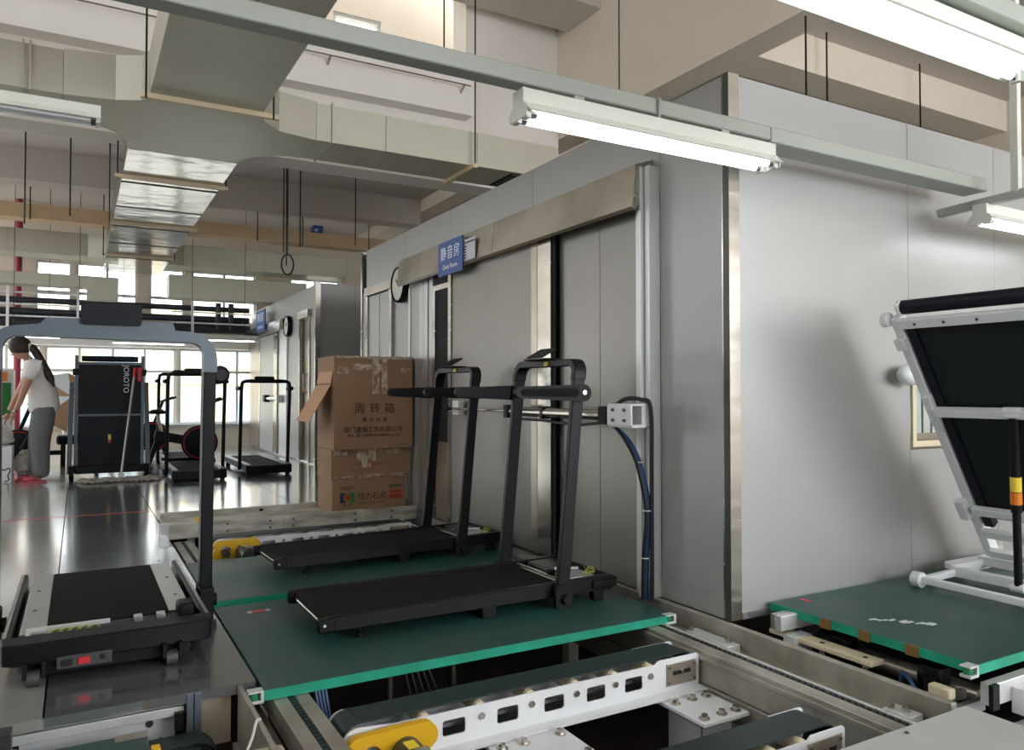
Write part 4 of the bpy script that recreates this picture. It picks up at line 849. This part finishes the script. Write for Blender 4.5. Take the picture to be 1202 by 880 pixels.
B().sweep(pts, .003, XL+.135, XR-.135, 'x').build('running_belt', 'rubber', f3, smooth=True)
B().box(XL+.03, XR-.03, YF+.05, YB-.05, .04, .07).build('base_pan', 'blackm', f3)
B().cyl((XL+.15, YF+.15, .115), (XR-.06, YF+.15, .115), .017, 16).build('front_roller', 'motor', f3, smooth=True)
for x in (XL+.42, XL+.50, XR-.09): B().box(x, x+.03, YF+.12, YF+.16, .11, .145).build('clamp', 'alu', f3, bev=.003)
B().box(XR-.11, XR-.05, YF+.10, YF+.20, .09, .175).build('motor_housing', 'black', f3, bev=.012)
el = B().box(XL+.08, XL+.33, YF+.06, YF+.14, .08, .12).build('circuit_board', 'pcb', f3)
B().box(XL+.07, XL+.34, YF+.14, YF+.148, .08, .145).box(XL+.07, XL+.085, YF+.06, YF+.14, .08, .14).build('heat_sink', 'alu_white', f3, bev=.002)
for k in range(5):
    cx = XL+.16+.03*k; B().tube([(cx+.024*math.cos(a), YF+.09+.015*math.sin(a*2), .128+.014*math.sin(a)) for a in [j*PI/6 for j in range(12)]], .0018, 5, closed=True).build('wire', 'cable_yg', f3, smooth=True)
pl = B().box(XL+.17, XL+.34, YF-.068, YF-.05, .045, .088).build('socket_panel', 'motor', f3, bev=.002)
B().box(XL+.235, XL+.272, YF-.075, YF-.068, .055, .078).build('power_switch', 'red', pl, bev=.002)
B().plate(rrect(-.018, .018, -.011, .011, .005), [], .008, on_y(XL+.20, YF-.07, .066)).build('power_socket', 'dark', pl)
B().cyl((XL+.31, YF-.076, .07), (XL+.31, YF-.068, .07), .009, 12).build('fuse_cap', 'dark', pl)
for x in (XL+.10, XR-.15):
    for dx in (-.03, .025): B().box(x+dx, x+dx+.014, YF-.085, YF-.03, .03, .085).build('wheel_bracket', 'black', f3, bev=.003)
    B().cyl((x-.016, YF-.06, .028), (x+.022, YF-.06, .028), .028, 20).build('wheel', 'motor', f3, smooth=True)
for x in (XL+.05, XR-.1): B().box(x, x+.05, YB-.1, YB-.05, 0, .06).build('foot', 'black', f3, bev=.004)
# frame: posts and arch
PX0, PX1, PY = -.292, .508, 3.70
for x in (PX0, PX1):
    B().sweep([(PY+.02, .02), (PY+.0, .5), (PY-.04, 1.10)], [.035, .038, .045], x-.026, x+.026, 'x').build('post', 'blackm', f3, bev=.005)
    B().box(x-.032, x+.032, PY-.04, PY+.08, .0, .13).build('post_socket', 'black', f3, bev=.008)
    B().cyl((x-.05, PY+.03, .06), (x+.05, PY+.03, .06), .03, 16).build('pivot_knob', 'black', f3, smooth=True)
    s = 1 if x > 0 else -1
    B().tube([(x+s*.05, PY-.05, 1.08), (x+s*.05, PY-.03, 1.08), (x+s*.05, PY+.25, 1.075), (x+s*.05, PY+.34, 1.07)], [.030, .042, .035, .024], 18).build('handle', 'black', f3, smooth=True)
    B().cyl((x+s*.05, PY-.052, 1.08), (x+s*.05, PY-.046, 1.08), .022, 16).build('handle_cap', 'blackm', f3)
ay0, ay1 = PY-.085, PY-.02
o_out = [(PX0-.029, 1.09)]+arc(PX0+.091, 1.15, .12, 180, 90, 8)+[(-.138, 1.277), (-.115, 1.303), (.10, 1.306), (.355, 1.300), (.364, 1.268)]+arc(PX1-.091, 1.146, .12, 90, 0, 8)+[(PX1+.029, 1.09)]
o_in = [(PX1-.028, 1.09)]+arc(PX1-.082, 1.165, .054, 0, 90, 6)+arc(PX0+.082, 1.173, .054, 90, 180, 6)+[(PX0+.028, 1.09)]
B().plate(o_out+o_in, [], ay1-ay0, Matrix.Translation((0, ay0+.03, 0)) @ FX).build('arch', 'grey_frame', f3, bev=.004)
B().plate(rrect(.005, .232, 1.280, 1.370, .016), [], .03, Matrix.Translation((0, ay0-.005, 0)) @ FX).build('console', 'navy', f3, bev=.004)

# ================================================================== FAR FOLDED TREADMILL
f4 = thing('folded_treadmill', 'navy treadmill folded upright in the background with white lettering', 'treadmill', (.35, 10.4, 0))
B().box(.0, .66, 10.33, 10.39, .12, 1.36).build('deck_underside', 'navy', f4, bev=.006)
B().cyl((.03, 10.36, 1.40), (.63, 10.36, 1.40), .035, 16).build('belt_roller', 'navy', f4, smooth=True)
for x in (-.02, .68): B().box(x-.018, x+.018, 10.30, 10.38, .10, 1.44).build('side_rail', 'grey_frame', f4, bev=.004)
for x in (-.085, .745): B().sq((x, 10.25, .05), (x+(.02 if x < 0 else -.02), 10.42, 1.12), .04, .05).build('post', 'grey_frame', f4, bev=.004)
B().box(-.02, .68, 10.30, 10.33, .72, .745).build('cross_bar', 'grey_frame', f4); B().box(-.02, .68, 10.30, 10.33, 1.33, 1.36).build('cross_bar', 'grey_frame', f4)
B().box(-.03, .70, 10.25, 10.45, .05, .14).build('base', 'navy', f4, bev=.01)
for x in (-.06, .72): B().cyl((x-.025, 10.2, .045), (x+.025, 10.2, .045), .045, 16).build('wheel', 'black', f4, smooth=True); B().box(x-.03, x+.03, 10.18, 10.45, .06, .15).build('wheel_arm', 'black', f4, bev=.01)
B().text('JOROTO', .085, Matrix.Translation((.50, 10.328, 1.16)) @ FX @ Matrix.Rotation(-PI/2, 4, 'Z'), bold=.0).build('lettering', 'signwhite', f4, kind='stuff')
B().box(.315, .345, 10.325, 10.33, .40, .44).build('warning_label', 'red', f4); B().box(.315, .345, 10.325, 10.33, .44, .50).build('warning_label', 'yellow_lab', f4)
for x in (-.03, .69): B().box(x-.03, x+.03, 10.28, 10.40, 1.20, 1.28).build('hinge', 'black', f4, bev=.008)
B().box(.62, .67, 10.27, 10.33, 1.13, 1.30).build('red_latch', 'red', f4, bev=.01)

# generic framed treadmill
def gym(label, x0, x1, y0, y1, py, H, lean=.1, deck='rubber'):
    t = thing('treadmill', label, 'treadmill', ((x0+x1)/2, (y0+y1)/2, 0), group='treadmills by the far windows')
    B().box(x0+.08, x1-.08, y0, y1, .09, .12).build('running_belt', deck, t, bev=.01)
    for a in (x0, x1-.075): B().box(a, a+.075, y0-.02, y1+.02, .05, .13).build('side_rail', 'grey_frame', t, bev=.01)
    B().box(x0, x1, y0-.05, y0, .02, .12).build('end_cover', 'black', t, bev=.01)
    for a in (x0+.02, x1-.07): B().cyl((a, y0, .03), (a+.05, y0, .03), .03, 12).build('wheel', 'black', t, smooth=True); B().box(a, a+.05, y1-.1, y1-.04, 0, .06).build('foot', 'black', t)
    for a, s in ((x0-.02, -1), (x1+.02, 1)):
        B().tube(smooth_path([(a, py, .05), (a, py-lean*.5, H*.5), (a, py-lean, H-.08), (a-s*.03, py-lean, H-.01), (a-s*.08, py-lean, H)], 4), .022, 10).build('post', 'blackm', t, smooth=True)
        B().cyl((a+s*.02, py-lean-.02, H-.09), (a+s*.02, py-lean+.18, H-.09), .026, 12).build('handle', 'black', t, smooth=True)
    B().cyl((x0+.06, py-lean, H), (x1-.06, py-lean, H), .024, 10).build('cross_bar', 'black', t, smooth=True)
    B().box((x0+x1)/2-.14, (x0+x1)/2+.1, py-lean-.03, py-lean+.03, H-.02, H+.06).build('console', 'black', t, bev=.02)
    return t
gym('black-framed treadmill right of the folded navy one', .92, 1.50, 9.35, 10.7, 9.75, 1.22)
gym('dark treadmill partly hidden behind the frame nearest the bikes', .98, 1.56, 11.3, 12.4, 11.6, 1.25)
g6 = gym('low treadmill with wide crossbar beside the farther booth', 1.76, 2.30, 9.62, 11.2, 9.9, 1.14)
# spin bikes
def bike(label, x, y, s=1):
    t = thing('exercise_bike', label, 'bike', (x, y, 0), group='dark exercise bikes by the windows')
    B().lathe([(0, -.03), (.21, -.03), (.23, -.015), (.23, .015), (.21, .03), (0, .03)], (x, y, .33), 'y', 28).build('flywheel_cover', 'navy', t, smooth=True)
    B().tube([(x+.2*math.cos(a), y-.034, .33+.2*math.sin(a)) for a in [k*PI/14 for k in range(28)]], .006, 5, closed=True).build('red_ring', 'red', t)
    B().sq((x+.02, y-.05, .33), (x+.10, y-.05, .48), .02, .03).build('crank', 'motor', t)
    B().sq((x+.0, y, .33), (x-.55, y, .45), .07, .12).sq((x-.5, y, .42), (x-.62, y, .06), .05, .06).sq((x+.1, y, .3), (x+.18, y, .06), .05, .06).build('frame', 'navy', t, bev=.01)
    B().cyl((x-.02, y, .45), (x+.14, y, .88), .022, 10).build('handlebar_post', 'black', t, smooth=True)
    B().tube(smooth_path([(x+.30, y-.2, .93), (x+.16, y-.2, .88), (x+.1, y, .86), (x+.16, y+.2, .88), (x+.30, y+.2, .93)], 4), .016, 8).build('handlebar', 'black', t, smooth=True)
    B().cyl((x-.45, y, .42), (x-.52, y, .72), .02, 10).build('seat_post', 'steel', t, smooth=True)
    B().lathe([(0, 0), (.10, 0), (.11, .03), (.06, .06), (0, .06)], (x-.52, y, .72), 'z', 14).build('seat', 'black', t, smooth=True)
    for xx in (x-.62, x+.18): B().cyl((xx, y-.22, .03), (xx, y+.22, .03), .03, 10).build('foot_bar', 'black', t, smooth=True)
bike('dark exercise bike with red ring nearest the booth side', 1.42, 11.0)
bike('second dark exercise bike farther back beside the window sill', 1.0, 12.9)
bike('dark exercise bike the bending person is working on', -.62, 10.9)
# bench like black machine behind the person
bn = thing('weight_bench', 'low black padded machine on the floor between person and folded treadmill', 'bench', (-.1, 12.0, 0))
B().box(-.25, .3, 11.9, 12.2, .30, .42).build('pad', 'black', bn, bev=.03); B().box(-.2, -.14, 12, 12.06, 0, .30).box(.2, .26, 12, 12.06, 0, .30).build('legs_bar', 'blackm', bn); B().box(-.7, -.2, 12, 12.1, .16, .22).build('beam', 'blackm', bn, bev=.01)
B().cyl((.15, 11.9, .05), (.15, 11.84, .05), .05, 14).build('wheel', 'white', bn)
# umbrella-like tilted brown board near window
ub = thing('parasol', 'brown and white half-open parasol leaning by the window behind the person', 'parasol', (-.1, 14.2, 0))
m_ = Matrix.Translation((-.15, 14.4, .85)) @ Matrix.Rotation(math.radians(60), 4, 'X') @ Matrix.Rotation(math.radians(20), 4, 'Y')
for k in range(8):
    a0, a1 = 2*PI*k/8, 2*PI*(k+1)/8; vs = [m_ @ Vector(v) for v in ((0, 0, .18), (.55*math.cos(a0), .55*math.sin(a0), 0), (.55*math.cos(a1), .55*math.sin(a1), 0), (0, 0, .17), (.55*math.cos(a0), .55*math.sin(a0), -.01), (.55*math.cos(a1), .55*math.sin(a1), -.01))]
    B().add(vs, [(0, 1, 2), (3, 5, 4), (0, 3, 4, 1), (1, 4, 5, 2), (2, 5, 3, 0)]).build('canopy_panel', 'card' if k % 2 else 'paper', ub)
B().tube([m_ @ Vector((0, 0, .2)), m_ @ Vector((0, 0, -.3)), (-.15, 14.1, .0)], .015, 8).build('pole', 'alu', ub)

# mop
mp = thing('mop', 'flat cotton floor mop leaning on the folded treadmill', 'mop', (.4, 9.7, 0))
B().cyl((.43, 9.72, .06), (.585, 10.20, 1.24), .012, 10).build('handle', 'alu', mp, smooth=True); B().cyl((.578, 10.18, 1.18), (.592, 10.22, 1.29), .018, 10).build('grip', 'red', mp, smooth=True)
B().box(.40, .46, 9.66, 9.76, .05, .09).build('clamp', 'alu_white', mp, bev=.008)
b = B(); random.seed(3)
for k in range(130):
    x = random.uniform(.05, .82); y = 9.68+random.uniform(-.09, .09); a = random.uniform(-.7, .7)
    b.tube([(x-.06, y-.05*a, .012), (x, y, random.uniform(.025, .05)), (x+.06, y+.07*a, .012)], .011, 5)
b.build('cotton_fringe', 'mopc', mp, kind='stuff', smooth=True)

# left edge: white box with printed bear, plastic sack, green carton
wb = thing('storage_box', 'white cardboard box with a hand-hole at the left edge', 'box', (-.8, 10.2, 0))
B().box(-1.02, -.635, 10.18, 10.5, 0, .40).build('body', 'white', wb, bev=.004); B().box(-.78, -.73, 10.175, 10.18, .30, .32).build('hand_hole', 'dark', wb)
B().tube(smooth_path([(-.80, 10.176, .12), (-.74, 10.176, .15), (-.70, 10.176, .14), (-.66, 10.176, .16), (-.65, 10.176, .12), (-.67, 10.176, .08), (-.66, 10.176, .03), (-.70, 10.176, .012)]), .006, 6).build('line_drawing', 'dark', wb)
sk = thing('plastic_sack', 'crumpled white plastic sack resting on the white box', 'bag', (-.75, 10.35, .40))
def blob(c, r, n=14, m=10, amp=.18, seed=1):
    rnd = random.Random(seed); vs = []; fs = []
    for j in range(m+1):
        for i in range(n):
            th = PI*j/m; ph = 2*PI*i/n; k = 1+rnd.uniform(-amp, amp) if 0 < j < m else 1
            vs.append((c[0]+r[0]*k*math.sin(th)*math.cos(ph), c[1]+r[1]*k*math.sin(th)*math.sin(ph), c[2]+r[2]*k*math.cos(th)))
    for j in range(m):
        for i in range(n): fs.append((j*n+i, j*n+(i+1) % n, (j+1)*n+(i+1) % n, (j+1)*n+i))
    return B().add(vs, fs)
blob((-.78, 10.35, .50), (.17, .13, .10)).build('sack_body', 'plastic_bag', sk, smooth=True); blob((-.83, 10.35, .62), (.06, .06, .08), seed=4).build('tied_neck', 'plastic_bag', sk, smooth=True)
blob((-.52, 10.45, .17), (.11, .1, .16), seed=5).build('plastic_sack', 'plastic_bag', smooth=True, label='crumpled white plastic sack on the floor right of the white box', cat='bag')
gb = thing('printed_crate', 'upright carton with green grass print behind the plastic sack', 'box', (-.9, 11.2, 0))
B().box(-1.25, -.70, 11.25, 11.6, 0, 1.28).build('body', 'white', gb, bev=.004); B().box(-1.25, -.72, 11.245, 11.25, .72, 1.12).build('green_print', 'ink_green', gb); B().box(-1.0, -.76, 11.243, 11.248, 1.14, 1.25).build('label_patch', 'orange', gb)

# ================================================================== WHITE FOLDED TREADMILL (right)
f7 = thing('folded_treadmill', 'white-framed treadmill with its black deck tilted up beside the booth', 'treadmill', (3.9, 2.1, .02))
A = Vector((4.26, 0, .13)); Bv = Vector((3.46, 0, 1.36)); dv = (Bv-A); L = dv.length; u = dv.normalized(); nrm = Vector((u.z, 0, -u.x))   # normal pointing to +x/up
if nrm.x < 0: nrm = -nrm
F = Matrix(((u.x, 0, nrm.x, A.x), (0, 1, 0, 0), (u.z, 0, nrm.z, A.z), (0, 0, 0, 1)))   # local: x along deck, y world y, z out of back
YA, YZ = 1.62, 2.35
for y in (YZ-.045, YA): B().box(0, L, y, y+.045, -.01, .05, F).build('side_frame', 'white', f7, bev=.004)
B().box(.25, L-.03, YA+.09, YZ-.10, .012, .045, F).build('deck_board', 'deck_dark', f7)
for y in (YZ-.10, YA+.055): B().box(.2, L-.03, y, y+.045, .0, .045, F).build('deck_edge', 'navy', f7)
B().cyl(F @ Vector((L+.03, YA+.03, .05)), F @ Vector((L+.03, YZ-.03, .05)), .035, 18).build('belt_roller', 'navy', f7, smooth=True)
B().box(L-.05, L, YA+.04, YZ-.04, -.03, .0, F).build('end_bar', 'white', f7, bev=.004)
for y in (2.22, 2.08, 1.93): B().cyl(F @ Vector((L-.025, y, -.034)), F @ Vector((L-.025, y, -.03)), .007, 8).build('screw', 'motor', f7)
for d_ in (.62, .20, .10, .01): B().box(d_*L, d_*L+.045, YA+.04, YZ-.04, -.035, .0, F).build('cross_bar', 'white', f7, bev=.004)
B().box(.58*L, .70*L, YZ-.055, YZ-.01, -.03, .012, F).build('gusset', 'white', f7, bev=.006)
for y in (YZ-.0, YA-.03): B().cyl(F @ Vector((L, y, -.01)), F @ Vector((L, y+.03, -.01)), .035, 18).build('end_wheel', 'white', f7, smooth=True)
B().cyl(F @ Vector((L-.0, YZ+.031, -.01)), F @ Vector((L, YZ+.033, -.01)), .015, 12).build('wheel_hub', 'motor', f7)
B().box(L-.0, L+.07, YZ-.05, YZ-.04, -.0, .05, F).build('end_hook', 'white', f7, bev=.004); B().box(L-.16, L-.10, YZ-.05, YZ-.0, -.045, -.01, F).build('latch', 'white', f7, bev=.004)
# rear uprights (second frame leaf)
B().box(-.06, .40*L, YZ-.015, YZ-.005, .05, .13, F).build('pivot_plate', 'white_dirty', f7, bev=.004)
for d_ in (.05, .16, .24, .33): B().cyl(F @ Vector((d_*L, YZ-.02, .09)), F @ Vector((d_*L, YZ+.003, .09)), .018, 8).build('bolt', 'alu_white', f7)
B().box(.18*L, .26*L, YZ-.02, YZ+.03, -.05, .0, F).build('hinge_block', 'white', f7, bev=.006)
# base
def bar(a, b, w=.035, n_='base_tube'): B().sq(a, b, w, w).build(n_, 'white', f7, bev=.006)
bar((3.70, 2.35, .06), (4.75, 2.42, .06)); bar((3.70, 2.35, .06), (3.68, 1.72, .06)); bar((3.68, 1.72, .06), (4.75, 1.72, .06)); bar((4.0, 2.36, .065), (4.0, 1.73, .065), .05)
bar((4.28, 2.40, .09), (4.28, 1.74, .09), .05)
B().plate(rrect(4.0, 4.6, 2.36, 2.44, .035), [], .03, Matrix.Translation((0, 0, .085))).build('foot_plate', 'white', f7, bev=.004)
for y in (2.36, 1.69): B().cyl((3.69, y-.01, .06), (3.69, y+.035, .06), .038, 20).build('base_wheel', 'white', f7, smooth=True)
# gas strut
ga = Vector((3.86, 1.985, .08)); gb_ = F @ Vector((.62*L, 1.935, -.02))
mid = ga.lerp(gb_, .45)
B().cyl(ga, mid, .018, 14).build('strut_rod', 'black', f7, smooth=True); B().cyl(mid, gb_, .023, 16).build('gas_strut', 'black', f7, smooth=True)
B().cyl(ga.lerp(gb_, .50), ga.lerp(gb_, .57), .0245, 16).build('orange_label', 'orange', f7); B().cyl(ga.lerp(gb_, .575), ga.lerp(gb_, .66), .0240, 16).build('yellow_label', 'yellow_lab', f7)
B().cyl(ga-Vector((0, .03, 0)), ga+Vector((0, .03, 0)), .022, 12).build('pivot_bolt', 'white', f7); B().box(gb_.x-.03, gb_.x+.03, gb_.y-.04, gb_.y+.04, gb_.z-.0, gb_.z+.05).build('strut_bracket', 'white', f7, bev=.006)
wl_ = blob((3.70, 2.40, 1.09), (.10, .05, .055), 20, 10, 0); wl_.build('door_knob_cover', 'white', smooth=True, label='white rounded cover on the booth wall beside the small window', cat='cover')

f7.location = (3.9*.965, 2.1*.965, .055); f7.scale = (.965,)*3
# ================================================================== PERSON
def skin_mesh(name, m, parent, joints, edges, lv=2):
    me = bpy.data.meshes.new(name); off = rootof(parent).location
    me.from_pydata([Vector(j[:3])-off for j in joints], edges, [])
    o = bpy.data.objects.new(name, me); C.objects.link(o)
    md = o.modifiers.new('skin', 'SKIN'); md.use_smooth_shade = True
    for i, j in enumerate(joints):
        rr = j[3] if isinstance(j[3], tuple) else (j[3], j[3])
        me.skin_vertices[0].data[i].radius = rr
    me.skin_vertices[0].data[0].use_root = True
    sb = o.modifiers.new('subd', 'SUBSURF'); sb.levels = lv; sb.render_levels = lv
    bpy.context.view_layer.update()
    m2 = bpy.data.meshes.new_from_object(o.evaluated_get(bpy.context.evaluated_depsgraph_get()))
    bpy.data.objects.remove(o); m2.name = name; m2.materials.clear(); m2.materials.append(M[m])
    for p in m2.polygons: p.use_smooth = True
    n = bpy.data.objects.new(name, m2); C.objects.link(n); n.parent = parent; return n
pr = thing('person', 'person in white t-shirt and grey trousers bending over at the left', 'person', (-.36, 10.14, 0))
Yp = 10.14
# body: pelvis root, spine leaning to -x, arms hanging down in front, legs
J = [(-.34, Yp, .84, .075), (-.36, Yp, 1.0, .08), (-.40, Yp, 1.15, .09), (-.45, Yp, 1.28, .08), (-.49, Yp-.01, 1.36, .045), (-.525, Yp-.02, 1.42, .05),
     (-.44, Yp-.15, 1.28, .055), (-.50, Yp-.17, 1.08, .042), (-.56, Yp-.15, .88, .033), (-.60, Yp-.14, .80, .026),
     (-.47, Yp+.15, 1.26, .055), (-.56, Yp+.14, 1.05, .042), (-.64, Yp+.08, .86, .033), (-.67, Yp+.06, .79, .026),
     (-.34, Yp-.09, .76, .06), (-.37, Yp-.10, .46, .06), (-.34, Yp-.10, .10, .04), (-.40, Yp-.10, .04, .032),
     (-.36, Yp+.09, .76, .06), (-.40, Yp+.12, .46, .06), (-.40, Yp+.14, .10, .04), (-.46, Yp+.14, .04, .032)]
Eg = [(0, 1), (1, 2), (2, 3), (3, 4), (4, 5), (3, 6), (6, 7), (7, 8), (8, 9), (3, 10), (10, 11), (11, 12), (12, 13), (0, 14), (14, 15), (15, 16), (16, 17), (0, 18), (18, 19), (19, 20), (20, 21)]
body = skin_mesh('body', 'skin', pr, J, Eg)
hd_ = blob((-.575, Yp-.03, 1.475), (.085, .072, .11), 20, 14, 0)
R_ = Matrix.Translation((-.575, Yp-.03, 1.475)) @ Matrix.Rotation(math.radians(-28), 4, 'Y') @ Matrix.Translation((.575, -Yp+.03, -1.475))
hd_.v = [tuple(R_ @ Vector(v)) for v in hd_.v]
face = hd_.build('head', 'skin', pr, smooth=True)
B().add([R_ @ Vector(v) for v in ((-.665, Yp-.03, 1.47), (-.65, Yp-.045, 1.445), (-.65, Yp-.015, 1.445), (-.682, Yp-.03, 1.448))], [(0, 1, 3), (0, 3, 2), (1, 2, 3), (0, 2, 1)]).build('nose', 'skin', face)
for s in (-1, 1):
    e = R_ @ Vector((-.648, Yp-.03+s*.03, 1.485)); B().lathe([(0, -.008), (.006, -.006), (.009, 0), (.006, .006), (0, .008)], e, 'z', 8).build('eye', 'dark', face, smooth=True)
    e = R_ @ Vector((-.565, Yp-.03+s*.073, 1.47)); blob(e, (.016, .008, .026), 10, 6, 0).build('ear', 'skin', face, smooth=True)
e = R_ @ Vector((-.655, Yp-.03, 1.42)); B().box(e.x-.002, e.x+.006, e.y-.02, e.y+.02, e.z-.004, e.z+.004).build('mouth', 'slipper', face)
# hair cap and ponytail
hc = blob((-.550, Yp-.03, 1.51), (.112, .098, .112), 22, 14, .03, 9); hc.v = [tuple(R_ @ Vector(v)) for v in hc.v]
hair = hc.build('hair', 'hair', pr, smooth=True)
B().tube(smooth_path([(-.50, Yp-.04, 1.53), (-.45, Yp-.07, 1.50), (-.39, Yp-.10, 1.40), (-.32, Yp-.13, 1.26), (-.26, Yp-.145, 1.13), (-.235, Yp-.15, 1.06)], 4), [.03]*4+[.042]*12+[.03, .022, .015, .008, .004], 10).build('ponytail', 'hair', hair, smooth=True)
B().lathe([(.02, -.02), (.042, -.012), (.045, .0), (.042, .012), (.02, .02)], (-.475, Yp-.055, 1.515), 'x', 14).build('ribbon', 'ribbon', hair, smooth=True)
B().sq((-.48, Yp-.10, 1.50), (-.475, Yp-.12, 1.36), .03, .006).build('ribbon_tail', 'ribbon', hair)
# shirt
Js = [(-.33, Yp, .73, (.185, .175)), (-.335, Yp, .88, (.175, .168)), (-.35, Yp, 1.0, (.165, .16)), (-.39, Yp, 1.16, (.16, .15)), (-.44, Yp, 1.30, (.125, .12)), (-.47, Yp-.01, 1.36, (.07, .07)), (-.43, Yp-.16, 1.30, (.085, .085)), (-.47, Yp-.185, 1.13, (.078, .078)), (-.46, Yp+.16, 1.28, (.085, .085)), (-.52, Yp+.165, 1.12, (.078, .078))]
skin_mesh('t_shirt', 'shirt', pr, Js, [(0, 1), (1, 2), (2, 3), (3, 4), (4, 5), (4, 6), (6, 7), (4, 8), (8, 9)])
Jt = [(-.335, Yp, .90, (.12, .12)), (-.335, Yp, .80, (.140, .135)), (-.33, Yp-.085, .74, .125), (-.365, Yp-.10, .44, .105), (-.345, Yp-.10, .035, .088), (-.36, Yp+.085, .74, .125), (-.40, Yp+.12, .44, .10), (-.40, Yp+.14, .035, .082)]
skin_mesh('trousers', 'trousers', pr, Jt, [(0, 1), (1, 2), (2, 3), (3, 4), (1, 5), (5, 6), (6, 7)])
# hands with fingers
for (hx, hy, hz_) in ((-.60, Yp-.14, .79), (-.67, Yp+.06, .78)):
    J = [(hx, hy, hz_, .024), (hx-.012, hy, hz_-.035, .028), (hx-.02, hy, hz_-.07, .024)]; E_ = [(0, 1), (1, 2)]
    for k in range(4):
        b0 = len(J); yy = hy-.028+.018*k; l_ = (.028, .034, .032, .024)[k]
        J += [(hx-.025, yy, hz_-.085, .009), (hx-.04, yy, hz_-.085-l_, .008), (hx-.035, yy, hz_-.085-l_*1.8, .007)]; E_ += [(2, b0), (b0, b0+1), (b0+1, b0+2)]
    b0 = len(J); J += [(hx-.035, hy-.03, hz_-.05, .010), (hx-.055, hy-.035, hz_-.08, .008)]; E_ += [(1, b0), (b0, b0+1)]
    skin_mesh('hand', 'skin', pr, J, E_, 1)
for (fx, fy) in ((-.39, Yp-.10), (-.45, Yp+.14)):
    B().prism([(fx+.09, fy-.035), (fx+.1, fy), (fx+.09, fy+.035), (fx-.08, fy+.048), (fx-.15, fy+.03), (fx-.16, fy-.01), (fx-.13, fy-.045)], 'z', 0, .022).build('slipper', 'slipper', pr, bev=.004)
    blob((fx-.07, fy, .035), (.07, .045, .03), 14, 8, 0).build('slipper_strap', 'slipper', pr, smooth=True)
